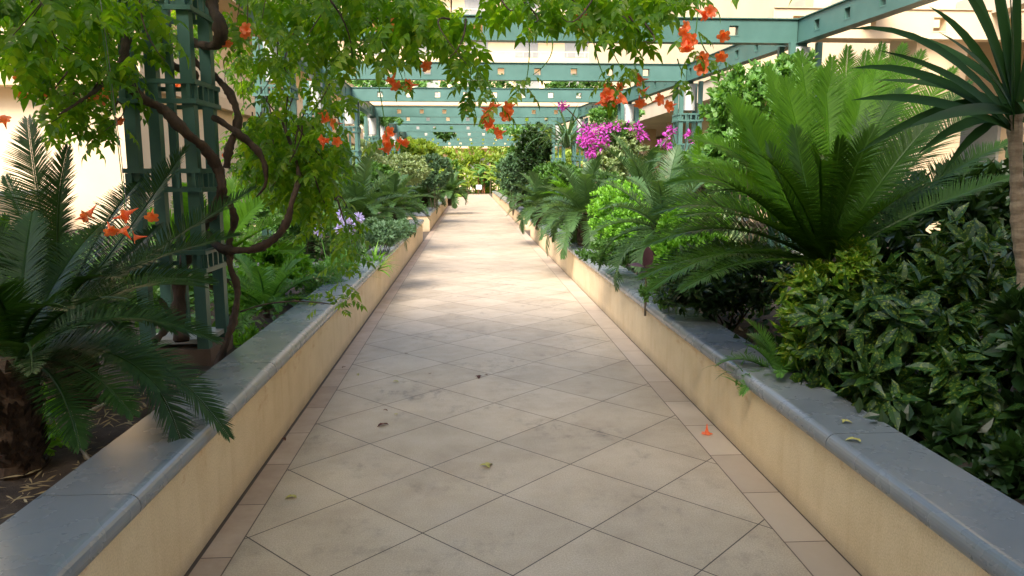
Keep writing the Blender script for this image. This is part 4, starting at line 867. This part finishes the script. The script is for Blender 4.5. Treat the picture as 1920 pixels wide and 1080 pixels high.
# shoots: thin stems with opposite pinnate leaves near the end
m = None; ml = MB()
shoots = [((835, 60, 4.2), (900, 130, 4.0), (935, 195, 3.7), 3), ((1310, -60, 3.8), (1312, 20, 3.7), (1300, 90, 3.5), 2), ((1190, -20, 4.0), (1192, 80, 4.0), (1190, 160, 4.0), 2), ((1110, 60, 4.0), (1120, 130, 3.9), (1145, 165, 3.8), 2),
          ((1270, 110, 4.2), (1275, 130, 4.2), (1285, 145, 4.2), 1), ((700, 110, 4.2), (715, 180, 4.0), (725, 255, 3.8), 1), ((720, 80, 4.2), (745, 120, 4.0), (755, 148, 3.9), 1), ((600, 130, 4.8), (620, 180, 4.6), (620, 225, 4.5), 2),
          ((1310, 60, 3.7), (1320, 110, 3.6), (1350, 110, 3.5), 2), ((985, 30, 4.0), (1000, 90, 4.0), (985, 160, 4.0), 1), ((1020, 40, 4.1), (1060, 100, 4.1), (1000, 140, 4.0), 1), ((640, 380, 4.7), (655, 440, 4.6), (665, 490, 4.5), 4),
          ((185, 20, 4.0), (210, 160, 3.9), (235, 395, 3.8), 0), ((620, 400, 4.8), (615, 500, 4.7), (655, 560, 4.5), 3), ((880, 100, 4.1), (885, 150, 4.1), (880, 185, 4.0), 3), ((1130, 60, 3.9), (1150, 100, 3.9), (1165, 130, 3.8), 2)]
for a_, b_, c_, k in shoots:
    Q = bez(at(*a_), at(*b_), at(*c_), 14); MB().tube(Q, np.linspace(.004, .0022, 14), 5).build('shoot', M['fern'], vr)
    for j in range(k):
        q = Q[13-j*3] if k < 4 else Q[13-j*2]; az = rng.uniform(0, 6.28)
        for s in (0, math.pi):
            V, F = place(PINN, q, A([math.cos(az+s), .4*math.sin(az+s), -.5]), A([0, -.4, 1.]), rng.uniform(.09, .14)); ml.add(V, F)
for _ in range(10):     # sprig over the left coping
    q = at(620+rng.uniform(-28, 36), 572+rng.uniform(-22, 14), 4.65); V, F = place(PINN, q, rdir(1)[0]*A([1, 1, .5]), A([0, -.5, 1.]), rng.uniform(.07, .11)); ml.add(V, F)
ml.build('shoot_leaves', M['vine'], vr)
# trumpet flowers
def flower_t():
    prof = [(0, .004), (.18, .007), (.34, .010), (.55, .017), (.75, .026), (.86, .034), (.93, .052), (.955, .066)]; n = 20; V = []; F = []
    for i, (z, r) in enumerate(prof):
        for k in range(n):
            th = 2*math.pi*k/n; lobe = 1+((.42*abs(math.cos(2.5*th))**.7-.22) if i >= 6 else 0)*(1 if i == 7 else .4)
            V.append((r/.066*.46*lobe*math.cos(th), z+(-.03*math.cos(5*th)+.02*math.sin(3*th+1) if i == 7 else 0), r/.066*.46*lobe*math.sin(th)))
    for i in range(len(prof)-1):
        for k in range(n): F.append((i*n+k, i*n+(k+1) % n, (i+1)*n+(k+1) % n, (i+1)*n+k))
    return A(V), A(F)
FL = flower_t()
clusters = [(1330, 28, 3.5, 3), (1295, 78, 3.5, 4), (1322, 112, 3.5, 2), (1352, 105, 3.45, 1), (1357, 66, 3.45, 1), (1285, 50, 3.7, 1), (1140, 178, 3.8, 5), (1160, 165, 3.9, 2), (1200, 150, 4.0, 1), (1206, 172, 4.0, 1), (1200, 192, 4.0, 1), (1240, 190, 4.0, 2), (1165, 187, 3.8, 1),
            (930, 214, 3.7, 3), (950, 203, 3.7, 2), (932, 238, 3.7, 2), (915, 205, 3.8, 1), (720, 266, 3.9, 3), (740, 272, 3.9, 3), (745, 156, 3.9, 2), (768, 160, 3.9, 1), (735, 150, 3.9, 1), (612, 236, 4.6, 2), (628, 232, 4.6, 1), (612, 268, 4.6, 2), (632, 266, 4.6, 1),
            (456, 50, 4.6, 2), (425, 80, 4.7, 1), (235, 415, 3.8, 2), (215, 437, 3.8, 2), (285, 405, 3.8, 1), (255, 445, 3.8, 1), (158, 402, 3.8, 2), (45, 155, 4.0, 2), (80, 172, 4.1, 1), (180, 183, 4.3, 2), (222, 226, 4.3, 1), (8, 226, 3.8, 1), (330, 160, 6.2, 1),
            (1093, 42, 3.9, 1), (1094, 28, 3.9, 1), (798, 122, 4.0, 1), (742, 55, 4.3, 2), (425, 290, 5.5, 1), (165, 185, 4.3, 1)]
nf = 0
for (px, py, Y, k) in clusters:
    for j in range(k):
        o = A([rng.normal(0, 9) if k > 1 else 0, rng.normal(0, 9) if k > 1 else 0]); c = at(px+o[0], py+o[1], Y+rng.normal(0, .03))
        d = norm(A([rng.normal(0, .85), -.8+rng.normal(0, .3), rng.normal(-.15, .5)])); s = rng.uniform(.056, .070)
        V, F = place(FL, c-d*s*.8, d, rdir(1)[0], A([[s, s, s]])); mesh('flower', V, F, M['orange'], vr, True); nf += 1
# bare wire
q = [at(180, -60, 4.0), at(205, 120, 4.0), at(228, 300, 4.0), at(238, 395, 3.95)]
o = MB().tube(q, .0022, 5).build('hanging_wire', M['wire']); tag(o, 'thin pale wire hanging in front of the near lattice post', 'wire')
# ------------------------------------------------------------------ small things on the soil, path and coping
P = [atz(190, 875, .37), atz(165, 860, .375), atz(145, 830, .38), atz(142, 800, .40), atz(160, 775, .42), atz(195, 758, .40), atz(240, 752, .38)]
P = A(P); t = np.linspace(0, len(P)-1, 30); Pi = np.stack([np.interp(t, range(len(P)), P[:, k]) for k in range(3)], 1)
o = MB().tube(Pi, .009, 8).build('garden_hose', M['hose'], None, True); tag(o, 'looped pale garden hose on the soil of the front left bed', 'hose')
def litter(px, py, s, mat, lab, name='fallen_leaf', z=.002):
    p = atz(px, py, z); n = 3; m = MB(); s *= 1.35
    V, F = place(leaf_t(.7, fold=.5, droop=.3), np.tile(p+A([0, 0, .006]), (n, 1)), np.stack([np.cos(A([0, 2.1, 4.3])+px), np.sin(A([0, 2.1, 4.3])+px), [.1, .3, .2]], 1), A([(0, 0, 1.)]*n), A([s, s*.7, s*.6])); m.add(V, F)
    tag(m.build(name, M[mat]), lab, 'leaf' if 'leaf' in name else 'petal', 'litter fallen on the path')
for a_ in [(720, 797, .035, 'brownleaf', 'dark red withered bloom on the path, largest of the left litter', 'fallen_petal'), (722, 770, .016, 'brownleaf', 'brown crumb just above the dark red withered bloom', 'fallen_petal'), (743, 778, .016, 'yelleaf', 'tan crumb right of the dark red withered bloom', 'fallen_leaf'),
           (897, 707, .035, 'brownleaf', 'reddish withered petal near the middle of the path', 'fallen_petal'), (912, 704, .016, 'brownleaf', 'small crumb right of the reddish withered petal', 'fallen_petal'), (912, 875, .04, 'yelleaf', 'pale green leaf flat on the middle of the path', 'fallen_leaf'),
           (550, 933, .03, 'yelleaf', 'pale curled leaf near the left border stones', 'fallen_leaf'), (762, 664, .016, 'brownleaf', 'farthest brown crumb on the path', 'fallen_petal'), (806, 702, .014, 'brownleaf', 'lone dark crumb left of the reddish withered petal', 'fallen_petal'),
           (741, 716, .022, 'yelleaf', 'tan withered leaf left of centre', 'fallen_leaf'), (671, 703, .02, 'yelleaf', 'yellowish crumb by the left border stones', 'fallen_leaf'), (645, 689, .016, 'brownleaf', 'brown crumb closest to the left wall, far one', 'fallen_petal'), (533, 824, .02, 'brownleaf', 'brown scrap on the left border stones', 'fallen_petal')]:
    litter(*a_)
litter(1605, 827, .03, 'yelleaf', 'pale scrap on the right coping, nearest its joint', z=.478); litter(1583, 792, .025, 'yelleaf', 'pale scrap on the right coping below the aucuba', z=.478)
p = atz(1325, 812, .006); V, F = place(FL, p+A([0, 0, .058]), A([0, 0, -1.]), A([1, 0, 0.]), .065); V[:, 2] = np.maximum(V[:, 2], .005)
o = mesh('fallen_flower', V, F, M['orange'], None, True); tag(o, 'fallen orange trumpet flower standing on its rim on the path', 'flower')
n = 700; p = np.stack([rng.uniform(-2.4, -1.45, n), rng.uniform(2.4, 4.5, n), rng.uniform(.365, .385, n)], 1)
V, F = place(leaf_t(.12, fold=.1), p, rdir(n, -.1, .15), rdir(n, .7, 1), rng.uniform(.02, .11, n)); tag(mesh('leaf_litter', V, F, M['dry']), 'dry twigs and leaf scraps on the soil', 'litter', None, 'stuff')

for o in bpy.data.objects:
    if o.parent is None and 'label' in o and 'kind' not in o: o['kind'] = 'thing'
